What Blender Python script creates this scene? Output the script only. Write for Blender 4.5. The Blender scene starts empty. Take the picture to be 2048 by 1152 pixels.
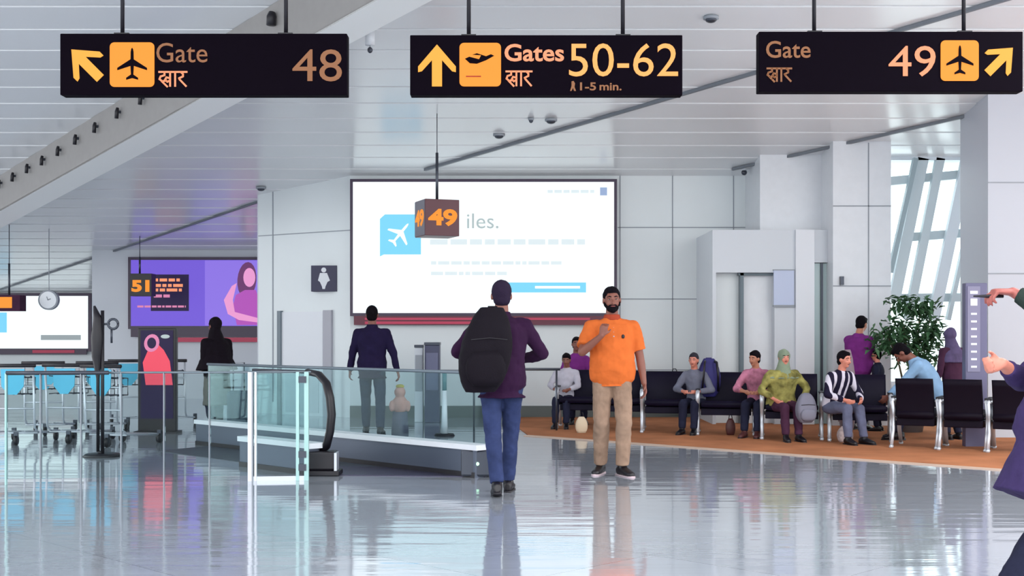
import bpy, math, random
from mathutils import Vector, Matrix
random.seed(7)
PI = math.pi
F = 2500.0; CH = 1.35; HY = 668.0; CX = 1024.0
SC = bpy.context.scene
COL = SC.collection
V = Vector

def P(px, py, d):
    return V(((px-CX)/F*d, d, CH-(py-HY)/F*d))
def GX(px, d): return (px-CX)/F*d
def HZ(py, d): return CH-(py-HY)/F*d
CK, CS = 6.73, 0.14            # the ceiling: z = CK - CS*y
def CZ(y): return CK-CS*y
def CP(px, py, drop=0.0):      # point of the ceiling plane seen at a pixel
    d = (CK-drop-CH)/((HY-py)/F+CS)
    return P(px, py, d)
def lin(c):
    out = []
    for v in c:
        v /= 255.0
        out.append(v/12.92 if v <= .04045 else ((v+.055)/1.055)**2.4)
    return out

# ---------------------------------------------------------------- materials
def mat(name, rgb, rough=.5, metal=0., emit=0., spec=.5, vary=0., vscale=8., bump=0., bscale=40., coat=0.):
    m = bpy.data.materials.new(name); m.use_nodes = True
    nt = m.node_tree; b = nt.nodes['Principled BSDF']
    c = lin(rgb)+[1]
    b.inputs['Base Color'].default_value = c
    b.inputs['Roughness'].default_value = rough
    b.inputs['Metallic'].default_value = metal
    b.inputs['Specular IOR Level'].default_value = spec
    b.inputs['Coat Weight'].default_value = coat
    if emit:
        b.inputs['Emission Color'].default_value = c
        b.inputs['Base Color'].default_value = [v*.25 for v in c[:3]]+[1]; b.inputs['Specular IOR Level'].default_value = .2
        b.inputs['Emission Strength'].default_value = emit
    if vary or bump:
        tc = nt.nodes.new('ShaderNodeTexCoord')
    if vary:
        n = nt.nodes.new('ShaderNodeTexNoise'); n.inputs['Scale'].default_value = vscale
        n.inputs['Detail'].default_value = 4
        nt.links.new(tc.outputs['Object'], n.inputs['Vector'])
        r = nt.nodes.new('ShaderNodeValToRGB')
        r.color_ramp.elements[0].position = .3; r.color_ramp.elements[1].position = .7
        r.color_ramp.elements[0].color = [max(0, x*(1-vary)) for x in c[:3]]+[1]
        r.color_ramp.elements[1].color = [min(1, x*(1+vary)) for x in c[:3]]+[1]
        nt.links.new(n.outputs['Fac'], r.inputs['Fac']); nt.links.new(r.outputs['Color'], b.inputs['Base Color'])
    if bump:
        n = nt.nodes.new('ShaderNodeTexNoise'); n.inputs['Scale'].default_value = bscale
        nt.links.new(tc.outputs['Object'], n.inputs['Vector'])
        bp = nt.nodes.new('ShaderNodeBump'); bp.inputs['Strength'].default_value = bump; bp.inputs['Distance'].default_value = .02
        nt.links.new(n.outputs['Fac'], bp.inputs['Height']); nt.links.new(bp.outputs['Normal'], b.inputs['Normal'])
    return m

def glass(name, tint, refl=.12, rough=.03):
    m = bpy.data.materials.new(name); m.use_nodes = True
    nt = m.node_tree; nt.nodes.clear()
    o = nt.nodes.new('ShaderNodeOutputMaterial'); mx = nt.nodes.new('ShaderNodeMixShader')
    t = nt.nodes.new('ShaderNodeBsdfTransparent'); g = nt.nodes.new('ShaderNodeBsdfGlossy')
    fr = nt.nodes.new('ShaderNodeLayerWeight'); fr.inputs['Blend'].default_value = refl
    t.inputs['Color'].default_value = lin(tint)+[1]; g.inputs['Roughness'].default_value = rough
    g.inputs['Color'].default_value = (.85, .95, .95, 1)
    nt.links.new(fr.outputs['Fresnel'], mx.inputs[0]); nt.links.new(t.outputs[0], mx.inputs[1]); nt.links.new(g.outputs[0], mx.inputs[2])
    nt.links.new(mx.outputs[0], o.inputs['Surface'])
    return m

# ---------------------------------------------------------------- mesh builder
class MB:
    def __init__(s): s.v = []; s.f = []
    def add(s, vs, fs):
        o = len(s.v); s.v += [V(a) for a in vs]; s.f += [tuple(i+o for i in f) for f in fs]; return s
    def box(s, lo, hi, M=None):
        x0, y0, z0 = lo; x1, y1, z1 = hi
        vs = [V((x, y, z)) for z in (z0, z1) for y in (y0, y1) for x in (x0, x1)]
        if M is not None: vs = [M @ a for a in vs]
        return s.add(vs, [(0, 2, 3, 1), (4, 5, 7, 6), (0, 1, 5, 4), (2, 6, 7, 3), (0, 4, 6, 2), (1, 3, 7, 5)])
    def prism(s, pts, axis, thick):     # pts: coplanar 3D loop, extruded by axis*thick
        n = len(pts); a = V(axis)*thick
        vs = [V(p) for p in pts]+[V(p)+a for p in pts]
        fs = [tuple(range(n))[::-1], tuple(range(n, 2*n))]+[(i, (i+1) % n, n+(i+1) % n, n+i) for i in range(n)]
        return s.add(vs, fs)
    def rings(s, rs, seg=16, cap=True, power=1.0):      # rs: (centre, u, v) ellipse rings
        n = len(rs); vs = []; fs = []
        for c, u, w in rs:
            for k in range(seg):
                a = 2*PI*k/seg; ca, sa = math.cos(a), math.sin(a)
                if power != 1.0:
                    ca = math.copysign(abs(ca)**power, ca); sa = math.copysign(abs(sa)**power, sa)
                vs.append(V(c)+V(u)*ca+V(w)*sa)
        for i in range(n-1):
            for k in range(seg):
                k2 = (k+1) % seg
                fs.append((i*seg+k, i*seg+k2, (i+1)*seg+k2, (i+1)*seg+k))
        if cap: fs.append(tuple(range(seg))[::-1]); fs.append(tuple((n-1)*seg+k for k in range(seg)))
        return s.add(vs, fs)
    def tube(s, pts, r, seg=8, flat=1.0, up=None):
        pts = [V(p) for p in pts]; rs = []
        rr = r if isinstance(r, (list, tuple)) else [r]*len(pts)
        pu = None
        for i, p in enumerate(pts):
            t = (pts[min(i+1, len(pts)-1)]-pts[max(i-1, 0)]).normalized()
            if up is not None: u = V(up)
            elif pu is None: u = V((0, 0, 1)) if abs(t.z) < .9 else V((1, 0, 0))
            else: u = pu
            u = (u-t*u.dot(t))
            if u.length < 1e-5: u = V((0, 1, 0))-t*t.y
            u.normalize(); pu = u; w = t.cross(u)
            rs.append((p, w*rr[i], u*rr[i]*flat))
        # orient outward
        return s.rings([(c, u, w) for c, w, u in rs], seg)
    def cyl(s, p0, p1, r0, r1=None, seg=16):
        return s.tube([p0, p1], [r0, r0 if r1 is None else r1], seg)
    def ell(s, c, r, M=None, seg=16, lat=10):
        R = M if M is not None else Matrix.Identity(3)
        vs = [V(c)+R @ V((0, 0, -r[2]))]; fs = []
        for i in range(1, lat):
            t = -PI/2+PI*i/lat
            for k in range(seg):
                a = 2*PI*k/seg
                vs.append(V(c)+R @ V((r[0]*math.cos(t)*math.cos(a), r[1]*math.cos(t)*math.sin(a), r[2]*math.sin(t))))
        vs.append(V(c)+R @ V((0, 0, r[2]))); top = len(vs)-1
        for k in range(seg):
            k2 = (k+1) % seg
            fs.append((0, 1+k2, 1+k)); fs.append((top, top-seg+k, top-seg+k2))
            for i in range(lat-2):
                a = 1+i*seg
                fs.append((a+k, a+k2, a+seg+k2, a+seg+k))
        return s.add(vs, fs)
    def cap(s, p0, r0, p1, r1, seg=14):
        s.ell(p0, (r0,)*3, seg=seg, lat=8); s.ell(p1, (r1,)*3, seg=seg, lat=8)
        return s.tube([p0, p1], [r0, r1], seg)
    def build(s, name, m, parent=None, smooth=False, bevel=0.):
        me = bpy.data.meshes.new(name); me.from_pydata([tuple(a) for a in s.v], [], s.f); me.update()
        import bmesh
        bm = bmesh.new(); bm.from_mesh(me); bmesh.ops.recalc_face_normals(bm, faces=bm.faces); bm.to_mesh(me); bm.free()
        if m is not None: me.materials.append(m)
        if smooth:
            for p in me.polygons: p.use_smooth = True
        o = bpy.data.objects.new(name, me); COL.objects.link(o)
        if parent is not None: o.parent = parent
        if bevel:
            b = o.modifiers.new('b', 'BEVEL'); b.width = bevel; b.segments = 2; b.limit_method = 'ANGLE'
        return o

def thing(name, label, cat, loc=(0, 0, 0), rz=0, group=None):
    o = bpy.data.objects.new(name, None); COL.objects.link(o)
    o.location = loc; o.rotation_euler = (0, 0, rz); o.empty_display_size = .1
    o['label'] = label; o['category'] = cat
    if group: o['group'] = group
    return o
def tag(o, label, cat, group=None):
    o['label'] = label; o['category'] = cat
    if group: o['group'] = group
    return o
def struct(name, mb, m, **k):
    o = mb.build(name, m, **k); o['kind'] = 'structure'; return o
def copy_tree(o, parent=None):
    c = o.copy(); COL.objects.link(c); c.parent = parent
    for ch in [x for x in bpy.data.objects if x.parent == o]: copy_tree(ch, c)
    return c

def text_mesh(name, txt, box, m, parent=None, thick=.004, bold=0., back=False):
    """text fitted in box = (x0,x1,z0,z1,y): front face towards -Y"""
    cu = bpy.data.curves.new(name, 'FONT'); cu.body = txt; cu.extrude = .02; cu.offset = bold; cu.resolution_u = 4
    t = bpy.data.objects.new(name+'_tmp', cu); COL.objects.link(t)
    bpy.context.view_layer.update()
    me = bpy.data.meshes.new_from_object(t.evaluated_get(bpy.context.evaluated_depsgraph_get()))
    bpy.data.objects.remove(t)
    xs = [v.co.x for v in me.vertices]; ys = [v.co.y for v in me.vertices]; zs = [v.co.z for v in me.vertices]
    x0, x1, z0, z1, y = box
    for v in me.vertices:
        a = (v.co.x-min(xs))/(max(xs)-min(xs)); b = (v.co.y-min(ys))/(max(ys)-min(ys)); c = (v.co.z-min(zs))/(max(zs)-min(zs))
        v.co = V((x0+(x1-x0)*a, y-thick*c, z0+(z1-z0)*b))
    me.name = name; me.materials.clear(); me.materials.append(m)
    o = bpy.data.objects.new(name, me); COL.objects.link(o)
    if parent is not None: o.parent = parent
    return o

def ribbon(mb, pts, w, y, t=.004):
    """flat stroke of 2D points (x,z) facing -Y"""
    for (a, b) in zip(pts[:-1], pts[1:]):
        A = V((a[0], 0, a[1])); B = V((b[0], 0, b[1])); dr = (B-A)
        if dr.length < 1e-6: continue
        dr.normalize(); n = V((-dr.z, 0, dr.x))*w/2; A = A-dr*w*.3; B = B+dr*w*.3
        mb.prism([(q.x, y, q.z) for q in (A+n, A-n, B-n, B+n)], (0, -1, 0), t)

# ---------------------------------------------------------------- colours
M = {}
M['wall'] = mat('wall_panel', (224, 230, 232), .35, vary=.03, vscale=.7)
M['wall2'] = mat('wall_grey_panel', (206, 211, 218), .35, vary=.03, vscale=.7)
M['pier'] = mat('pier_panel', (222, 225, 230), .3, vary=.02)
M['joint'] = mat('joint', (150, 156, 164), .6)
M['green_base'] = mat('baseboard_paint', (98, 106, 104), .5)
M['steel'] = mat('brushed_steel', (190, 196, 204), .3, .85)
M['chrome'] = mat('chrome', (200, 204, 212), .35, .5)
M['dark_steel'] = mat('dark_steel', (70, 74, 84), .35, .6)
M['black'] = mat('black_plastic', (18, 14, 24), .45)
M['rubber'] = mat('black_rubber', (14, 10, 20), .4)
M['sign'] = mat('sign_face', (8, 2, 12), .7, spec=.05)
M['sgrey'] = mat('sign_side', (120, 118, 128), .4)
M['orange'] = mat('lit_orange', (240, 145, 48), .5, emit=.82)
M['orange2'] = mat('lit_gold', (232, 160, 62), .5, emit=.9)
M['peach'] = mat('lit_peach', (240, 150, 110), .5, emit=.85)
M['dim'] = mat('dim_lettering', (176, 120, 84), .5, emit=.45)
M['amber'] = mat('lit_amber', (240, 165, 92), .5, emit=.92)
M['scr_white'] = mat('lit_screen_white', (240, 252, 255), .4, emit=.92)
M['scr_blue'] = mat('lit_screen_blue', (118, 200, 236), .4, emit=.9)
M['scr_grey'] = mat('lit_screen_grey', (176, 190, 192), .4, emit=.75)
M['scr_mid'] = mat('lit_screen_midgrey', (150, 160, 164), .4, emit=.8)
M['scr_purple'] = mat('lit_screen_purple', (112, 88, 205), .4, emit=.85)
M['scr_violet'] = mat('lit_screen_violet', (136, 112, 218), .4, emit=.85)
M['scr_navy'] = mat('lit_screen_navy', (40, 28, 70), .4, emit=.6)
M['scr_pink'] = mat('lit_screen_pink', (170, 80, 175), .4, emit=.85)
M['scr_skin'] = mat('lit_screen_skin', (225, 150, 200), .4, emit=.85)
M['scr_hair'] = mat('lit_screen_hair', (110, 60, 110), .4, emit=.7)
M['scr_red'] = mat('lit_screen_red', (226, 80, 100), .4, emit=.85)
M['scr_rose'] = mat('lit_screen_rose', (214, 130, 170), .4, emit=.8)
M['frame'] = mat('screen_frame', (58, 40, 66), .4)
M['maroon'] = mat('maroon_strip', (96, 22, 48), .4)
M['redstrip'] = mat('red_strip', (196, 50, 86), .4)
M['navy'] = mat('navy_sign', (28, 26, 66), .4)
M['white'] = mat('white_paint', (225, 228, 234), .4)
M['beam_shaded'] = mat('beam_flank_shade', (146, 143, 141), .5, vary=.03)  # near flank of the beam, its shade put into the colour
M['beam_lit'] = mat('beam_underside_light', (246, 247, 245), .4)  # beam underside, light bounced off the floor put into the colour
M['glass'] = glass('clear_glass', (240, 248, 248), .08)
M['tint'] = glass('aqua_glass', (226, 238, 240), .13)
M['edge'] = mat('glass_edge', (168, 208, 204), .2)
M['skin'] = mat('skin_brown', (128, 76, 62), .5, vary=.06, vscale=14)
M['skin2'] = mat('skin_tan', (182, 122, 98), .5, vary=.06, vscale=14)
M['skin3'] = mat('skin_pinkish', (205, 130, 110), .5, vary=.06, vscale=14)
M['hair'] = mat('black_hair', (14, 9, 16), .8, spec=.1, bump=.4, bscale=120)
M['hair2'] = mat('dark_brown_hair', (40, 30, 50), .8, spec=.1, bump=.4, bscale=120)
M['hair3'] = mat('greying_hair', (52, 50, 58), .8, spec=.1, bump=.4, bscale=120)
M['eyew'] = mat('eye_white', (165, 155, 150), .4)
M['iris'] = mat('iris', (20, 12, 10), .2)
M['lip'] = mat('lip', (120, 60, 58), .5)
def cloth(n, c, v=.12): return mat(n, c, .85, spec=.15, vary=v, vscale=9, bump=.15, bscale=220)
M['aub'] = cloth('aubergine_cotton', (44, 18, 48))
M['jean'] = cloth('blue_denim', (46, 56, 92), .3)
M['orangeshirt'] = cloth('orange_polo_cotton', (208, 104, 48), .08)
M['collar'] = cloth('brown_collar', (160, 66, 44))
M['khaki'] = cloth('khaki_cotton', (150, 124, 106), .2)
M['suit'] = cloth('navy_wool', (30, 22, 54))
M['suit_tr'] = cloth('slate_wool', (40, 52, 74))
M['abaya'] = cloth('black_veil', (14, 6, 16))
M['tunic'] = cloth('khaki_tunic', (104, 104, 100))
M['darktr'] = cloth('dark_trouser', (34, 36, 56))
M['pink'] = cloth('pink_check', (176, 112, 136), .45)
M['yellow'] = cloth('mustard_print', (142, 136, 78), .6)
M['maroonc'] = cloth('plum_cloth', (70, 40, 62))
M['purple'] = cloth('purple_shirt', (118, 44, 122))
M['lblue'] = cloth('pale_blue_shirt', (142, 178, 214), .1)
M['greyc'] = cloth('grey_cloth', (110, 112, 128))
M['whitec'] = cloth('white_cloth', (186, 182, 194))
M['coat'] = cloth('dark_plum_coat', (56, 44, 84))
M['green_sl'] = cloth('dark_green_sleeve', (48, 60, 56))
M['shoe'] = mat('black_leather', (16, 12, 20), .4)
M['sole'] = mat('pale_sole', (200, 180, 186), .6)
M['brownshoe'] = mat('brown_leather', (80, 40, 40), .5)
M['bag'] = mat('black_nylon', (12, 5, 16), .8, spec=.2, bump=.2, bscale=90)
M['seat'] = mat('black_vinyl', (17, 12, 34), .55, spec=.15)
M['seat2'] = mat('black_vinyl_near', (15, 7, 22), .6, spec=.12)
def striped():
    m = cloth('striped_cotton', (30, 28, 48)); nt = m.node_tree; b = nt.nodes['Principled BSDF']
    tc = nt.nodes.new('ShaderNodeTexCoord'); w = nt.nodes.new('ShaderNodeTexWave'); w.bands_direction = 'X'
    w.inputs['Scale'].default_value = 3.2; w.inputs['Distortion'].default_value = .4
    r = nt.nodes.new('ShaderNodeValToRGB'); r.color_ramp.interpolation = 'CONSTANT'
    r.color_ramp.elements[0].color = lin((28, 24, 46))+[1]; r.color_ramp.elements[1].position = .62; r.color_ramp.elements[1].color = lin((205, 200, 214))+[1]
    nt.links.new(tc.outputs['Object'], w.inputs['Vector']); nt.links.new(w.outputs['Fac'], r.inputs['Fac']); nt.links.new(r.outputs['Color'], b.inputs['Base Color'])
    return m
M['stripe'] = striped()

# ---------------------------------------------------------------- setting
# floor: polished stone that mirrors the hall, faint unevenness across the slabs
def floor_mat():
    m = bpy.data.materials.new('polished_stone'); m.use_nodes = True; nt = m.node_tree; b = nt.nodes['Principled BSDF']
    tc = nt.nodes.new('ShaderNodeTexCoord')
    n = nt.nodes.new('ShaderNodeTexNoise'); n.inputs['Scale'].default_value = 1.3; n.inputs['Detail'].default_value = 8
    r = nt.nodes.new('ShaderNodeValToRGB')
    r.color_ramp.elements[0].color = lin((172, 179, 190))+[1]; r.color_ramp.elements[1].color = lin((194, 200, 210))+[1]
    nt.links.new(tc.outputs['Object'], n.inputs['Vector']); nt.links.new(n.outputs['Fac'], r.inputs['Fac'])
    br = nt.nodes.new('ShaderNodeTexBrick'); br.offset = 0; br.inputs['Scale'].default_value = 1.0
    br.inputs['Mortar Size'].default_value = .004; br.inputs['Brick Width'].default_value = 1.2; br.inputs['Row Height'].default_value = 1.2
    br.inputs['Color1'].default_value = (1, 1, 1, 1); br.inputs['Color2'].default_value = (.93, .93, .93, 1); br.inputs['Mortar'].default_value = (.6, .6, .62, 1)
    mp = nt.nodes.new('ShaderNodeMapping'); mp.inputs['Rotation'].default_value = (0, 0, PI/4)
    nt.links.new(tc.outputs['Object'], mp.inputs['Vector']); nt.links.new(mp.outputs['Vector'], br.inputs['Vector'])
    mul = nt.nodes.new('ShaderNodeMixRGB'); mul.blend_type = 'MULTIPLY'; mul.inputs['Fac'].default_value = 1
    nt.links.new(r.outputs['Color'], mul.inputs['Color1']); nt.links.new(br.outputs['Color'], mul.inputs['Color2'])
    nt.links.new(mul.outputs['Color'], b.inputs['Base Color'])
    mp2 = nt.nodes.new('ShaderNodeMapping'); mp2.inputs['Scale'].default_value = (.35, 2.6, 1)
    n2 = nt.nodes.new('ShaderNodeTexNoise'); n2.inputs['Scale'].default_value = 1.6; n2.inputs['Detail'].default_value = 3
    nt.links.new(tc.outputs['Object'], mp2.inputs['Vector']); nt.links.new(mp2.outputs['Vector'], n2.inputs['Vector'])
    bp = nt.nodes.new('ShaderNodeBump'); bp.inputs['Strength'].default_value = .35; bp.inputs['Distance'].default_value = .012
    nt.links.new(n2.outputs['Fac'], bp.inputs['Height']); nt.links.new(bp.outputs['Normal'], b.inputs['Normal'])
    b.inputs['Roughness'].default_value = .07; b.inputs['IOR'].default_value = 2.1
    b.inputs['Metallic'].default_value = .36
    return m
struct('floor', MB().prism([(-26, -9, -.2), (12, -9, -.2), (12, 20.2, -.2), (5, 20.2, -.2), (5, 32, -.2), (-26, 32, -.2)], (0, 0, 1), .2), floor_mat())

# carpet area along the seats, its edge runs at 45 degrees across the hall
def carpet_mat():
    m = mat('tan_carpet', (180, 119, 84), .95, spec=.1, vary=.22, vscale=1.6, bump=.5, bscale=160)
    return m
e0 = V((.22, 16.6, 0)); e1 = V((9.6, 8.2, 0)); dr = (e1-e0).normalized()
cm = MB().prism([(e0.x, e0.y, .001), (e1.x, e1.y, .001), (12, 8.2, .001), (12, 20.19, .001), (-.12, 20.19, .001)], (0, 0, 1), .008)
struct('floor_carpet', cm, carpet_mat())
nrm = V((dr.y, -dr.x, 0))
tm = MB().prism([tuple(e0), tuple(e1), tuple(e1+nrm*.1), tuple(e0+nrm*.1)], (0, 0, 1), .010)
struct('trim_1', tm, mat('carpet_edging', (196, 170, 152), .6))

# ceiling: long metal panels laid across the hall, each with two grooves, sloping down towards the far wall
def ceil_mat():
    m = mat('ceiling_panel', (234, 236, 238), .22, .08, vary=.03, vscale=.5)
    return m
cb = MB(); y = -9.0; k = 0
XL, XR = -26, 12
while y < 32:
    w = .64
    XR = 12 if y < 19.3 else 4.8
    for a, b2, dz in ((0.0, .30, 0), (.305, .595, .004), (.60, .632, .022)):
        y0, y1 = y+a, y+b2
        vs = [(XL, y0, CZ(y0)+dz), (XR, y0, CZ(y0)+dz), (XR, y1, CZ(y1)+dz), (XL, y1, CZ(y1)+dz)]
        cb.prism(vs, (0, 0, 1), .03)
    y += w; k += 1
struct('ceiling', cb, ceil_mat())
bk = MB().prism([(XL, -9, CZ(-9)+.06), (12, -9, CZ(-9)+.06), (12, 19.9, CZ(19.9)+.06), (4.8, 19.9, CZ(19.9)+.06), (4.8, 32, CZ(32)+.06), (XL, 32, CZ(32)+.06)], (0, 0, 1), .1)
struct('ceiling_backing', bk, mat('ceiling_void', (90, 92, 96), .8))
# thin dark tracks running at 45 degrees under the panels
def strip(name, a, b2, w, h, m, drop=0.):
    a = V(a); b2 = V(b2); d = (b2-a).normalized(); n = V((d.y, -d.x, 0)).normalized()*w/2
    mb = MB().prism([a+n, a-n, b2-n, b2+n], (0, 0, -1), h)
    return struct(name, mb, m)
mtrack = mat('track_grey', (112, 118, 126), .5)
def ext(a, b2, e0, e1):
    d = b2-a; return a-d*e0, b2+d*e1
a, b2 = ext(CP(850, 337), CP(1990, 1), 0.0, .5); strip('trim_2', a, b2, .05, .04, mtrack)
a, b2 = ext(CP(1465, 336), CP(2048, 203), 0.0, 1.2); strip('trim_3', a, b2, .05, .04, mtrack)
a, b2 = ext(CP(581, 380), CP(20, 572), 0, .15); strip('trim_4', a, b2, .04, .03, mtrack)
# big beam: near flank with spotlights, shade painted as grey; underside whitened for floor bounce
BA = V((-7.48, 19.23, 0)); BB = V((-1.58, 12.16, 0)); bdd = (BB-BA).normalized(); bper = V((-bdd.y, bdd.x, 0))
if bper.y < 0: bper = -bper
A_ = BA-bdd*9; B_ = BB+bdd*16; bdrop = .58
def zz(p, q): return V((p.x, p.y, CZ(p.y)-q))
mb = MB()
def slab4(mb, p, q, r, s_, off):
    vs = [p, q, r, s_]+[a+off for a in (p, q, r, s_)]
    mb.add(vs, [(0, 1, 2, 3), (4, 5, 6, 7), (0, 1, 5, 4), (1, 2, 6, 5), (2, 3, 7, 6), (3, 0, 4, 7)])
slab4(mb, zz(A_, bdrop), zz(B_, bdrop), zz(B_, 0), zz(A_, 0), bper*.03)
struct('trim_5', mb, M['beam_shaded'])
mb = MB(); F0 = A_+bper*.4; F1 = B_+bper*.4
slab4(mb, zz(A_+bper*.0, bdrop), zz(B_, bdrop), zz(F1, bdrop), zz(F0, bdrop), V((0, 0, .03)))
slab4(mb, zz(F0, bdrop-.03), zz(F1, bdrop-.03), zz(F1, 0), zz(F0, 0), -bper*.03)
struct('trim_6', mb, M['beam_lit'])
for i, (px, py) in enumerate([(4, 366), (31, 352), (60, 335), (90, 319), (122, 300), (157, 277), (196, 253), (241, 224), (288, 196), (551, 35)]):
    kx = (px-CX)/F
    tt = (kx*BA.y-BA.x)/(bdd.x-kx*bdd.y); q = BA+bdd*tt; d_ = q.y
    p = V((q.x, q.y, HZ(py, d_)))-bper*.02
    t = thing('ceiling_spotlight', 'small black spotlight on the shaded flank of the ceiling beam', 'spotlight', p, group='spotlights along the grey beam')
    nn = -bper
    r = .027 if i < 9 else .05
    MB().tube([bper*.03, nn*.05], .02, 8).build('mount', M['dark_steel'], t)
    MB().tube([nn*.02+V((0, 0, .05)), nn*.03+V((0, 0, -.0)), nn*.035+V((0, 0, -.09))], [r*.7, r, r], 12).build('lamp_head', M['black'], t, True)

# far wall, frontal, with panel joints
DW = 20.2
def joints(mb, items):
    for (x0, z0, x1, z1, y) in items:
        if abs(x0-x1) < 1e-6: mb.box((x0-.008, y-.006, z0), (x0+.008, y, z1))
        else: mb.box((x0, y-.006, z0-.008), (x1, y, z0+.008))
wx0 = GX(700, DW)
struct('wall_back', MB().box((wx0, DW, 0), (GX(1530, DW), DW+.3, 4.4)), M['wall'])
jm = MB()
J = []
for px in (1240, 1345, 1467): J.append((GX(px, DW), .2, GX(px, DW), 3.95, DW))
for py in (455, 598): J.append((GX(1235, DW), HZ(py, DW), GX(1530, DW), HZ(py, DW), DW))
J.append((GX(700, DW), HZ(740, DW), GX(1420, DW), HZ(740, DW), DW))
joints(jm, J); struct('wall_back_joints', jm, M['joint'])
struct('baseboard_back', MB().box((wx0, DW-.02, 0), (GX(1425, DW), DW, .19)), M['green_base'])
# restroom wall recedes to the left
A = V((wx0, DW, 0)); B = V((GX(517, 21.4), 21.4, 0))
dv = (B-A).normalized(); nv = V((dv.y, -dv.x, 0))
if nv.y > 0: nv = -nv
def on_wall(t, z, off=0.): p = A+(B-A)*t+nv*off; return V((p.x, p.y, z))
def wbox(t0, t1, z0, z1, off, th):     # slab standing on the restroom wall
    return MB().prism([on_wall(t0, z0, off), on_wall(t1, z0, off), on_wall(t1, z1, off), on_wall(t0, z1, off)], nv, th)
def tpx(px):                            # parameter along that wall for a pixel column
    k = (px-CX)/F; return (k*A.y-A.x)/((B.x-A.x)-k*(B.y-A.y))
struct('wall_left', wbox(0, 1, 0, 4.4, -.3, .3), M['wall'])
jm = MB()
for px in (547,): 
    q = wbox(tpx(px), tpx(px-2), .2, 3.9, 0, .006); jm.add(q.v, q.f)
q = wbox(0, 1, 3.02, 3.035, 0, .006); jm.add(q.v, q.f)
struct('wall_left_joints', jm, M['joint'])
# restroom doorway: pale recess panel, dark jamb, grey column strip
d1 = struct('door_1', wbox(tpx(562), tpx(648), 0, 1.72, .0, .03), M['white'])
struct('door_frame', wbox(tpx(566), tpx(559), 0, 1.74, .0, .06), mat('jamb_grey', (110, 122, 132), .4), parent=d1)
struct('door_frame', wbox(tpx(666), tpx(650), 0, 1.74, .0, .05), mat('column_grey', (168, 168, 178), .4), parent=d1)
struct('door_panel', wbox(tpx(640), tpx(574), .05, .78, .03, .01), M['wall2'], parent=d1)
# return wall and deeper walls
xr = B.x
struct('wall_side', MB().box((xr-.02, 21.4, 0), (xr+.28, 26.2, 4.0)), M['wall2'])
struct('wall_far', MB().box((GX(184, 26), 26, 0), (xr, 26.3, 3.6)), M['wall2'])
struct('wall_far_side', MB().box((GX(184, 26), 26.3, 0), (GX(184, 26)+.3, 31, 3.4)), M['wall2'])
struct('wall_far_left', MB().box((-26, 31, 0), (GX(184, 26)+.3, 31.3, 3.0)), M['wall'])
# right-hand side: white bulk, lift portal, piers, window
D1 = 19.0
struct('wall_bulkhead', MB().box((GX(1520, D1), D1, 2.9), (GX(1668, D1), DW+.1, 4.4)), M['pier'])
D2 = 18.6
px0, px1 = GX(1425, D2), GX(1668, D2)
xo0, xo1 = GX(1432, D2), GX(1549, D2); ztop = HZ(545, D2); zp = 2.9
pm = MB()
pm.box((px0, D2, 0), (xo0, DW, zp)); pm.box((xo0, D2, ztop), (xo1, DW, zp))
pm.box((xo1, D2, 0), (GX(1625, D2), DW, zp)); pm.box((GX(1625, D2), D2, HZ(525, D2)), (px1, DW, zp)); pm.box((GX(1625, D2), D2+1.2, 0), (px1, DW, HZ(525, D2))); pm.box((px1-.04, D2, 0), (px1, DW, HZ(525, D2)))
struct('wall_portal', pm, M['wall2'])
d2 = struct('door_2', MB().box((xo0, D2+.25, 0), (xo1, D2+.30, ztop)), M['wall'])
struct('door_leaf', MB().box((GX(1490, D2), D2+.2, 0), (xo1, D2+.24, ztop-.03)), M['pier'], parent=d2)
struct('door_mullion', MB().box((GX(1483, D2), D2+.1, 0), (GX(1490, D2), D2+.24, ztop)), mat('mullion_slate', (96, 112, 122), .4), parent=d2)
struct('door_head', MB().box((GX(1480, D2), D2+.1, ztop-.04), (xo1, D2+.24, ztop)), mat('mullion_slate2', (96, 112, 122), .4), parent=d2)
struct('wall_portal_column', MB().box((GX(1590, D2), D2-.06, 0), (GX(1627, D2), D2, zp-.002)), M['white'])
cp = thing('call_panel', 'pale blue lift call panel on the portal pillar', 'panel', (GX(1567, D2), D2, 0))
MB().box((-.15, -.03, HZ(612, D2)), (.15, 0, HZ(540, D2))).build('plate', mat('pale_blue_panel', (190, 200, 226), .4), cp)
MB().box((-.16, -.05, HZ(614, D2)), (.16, 0, HZ(610, D2))).build('ledge', M['joint'], cp)
MB().box((-.16, -.04, HZ(541, D2)), (.16, 0, HZ(539, D2))).build('trim', M['joint'], cp)
w2 = struct('window_2', MB().box((GX(1627, D2), D2+.08, 0), (px1-.02, D2+.1, HZ(526, D2))), mat('frosted_aqua', (190, 212, 214), .2))
struct('window_frame', MB().box((GX(1643, D2), D2+.03, 0), (GX(1647, D2), D2+.08, HZ(526, D2))), M['dark_steel'], parent=w2)
D3 = 18.3
struct('wall_pier', MB().box((GX(1666, D3), D3, 0), (GX(1782, D3), D3+.7, 4.4)), M['pier'])
jm = MB(); joints(jm, [(GX(1666, D3), HZ(412, D3), GX(1782, D3), 0, D3), (GX(1666, D3), HZ(572, D3), GX(1782, D3), 0, D3), (GX(1737, D3), 0, GX(1737, D3), 4.15, D3)])
struct('wall_pier_joints', jm, M['joint'])
cd = MB().box((GX(1679, D3), D3-.06, HZ(570, D3)), (GX(1686, D3), D3, HZ(553, D3))).build('card_reader', M['dark_steel'])
tag(cd, 'small dark card reader fixed on the white pier', 'card reader')
D4 = 16.2
struct('wall_right', MB().box((GX(1976, D4), D4, 0), (12, D4+1.0, 5.0)), mat('pier_grey', (186, 190, 200), .35))
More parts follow.
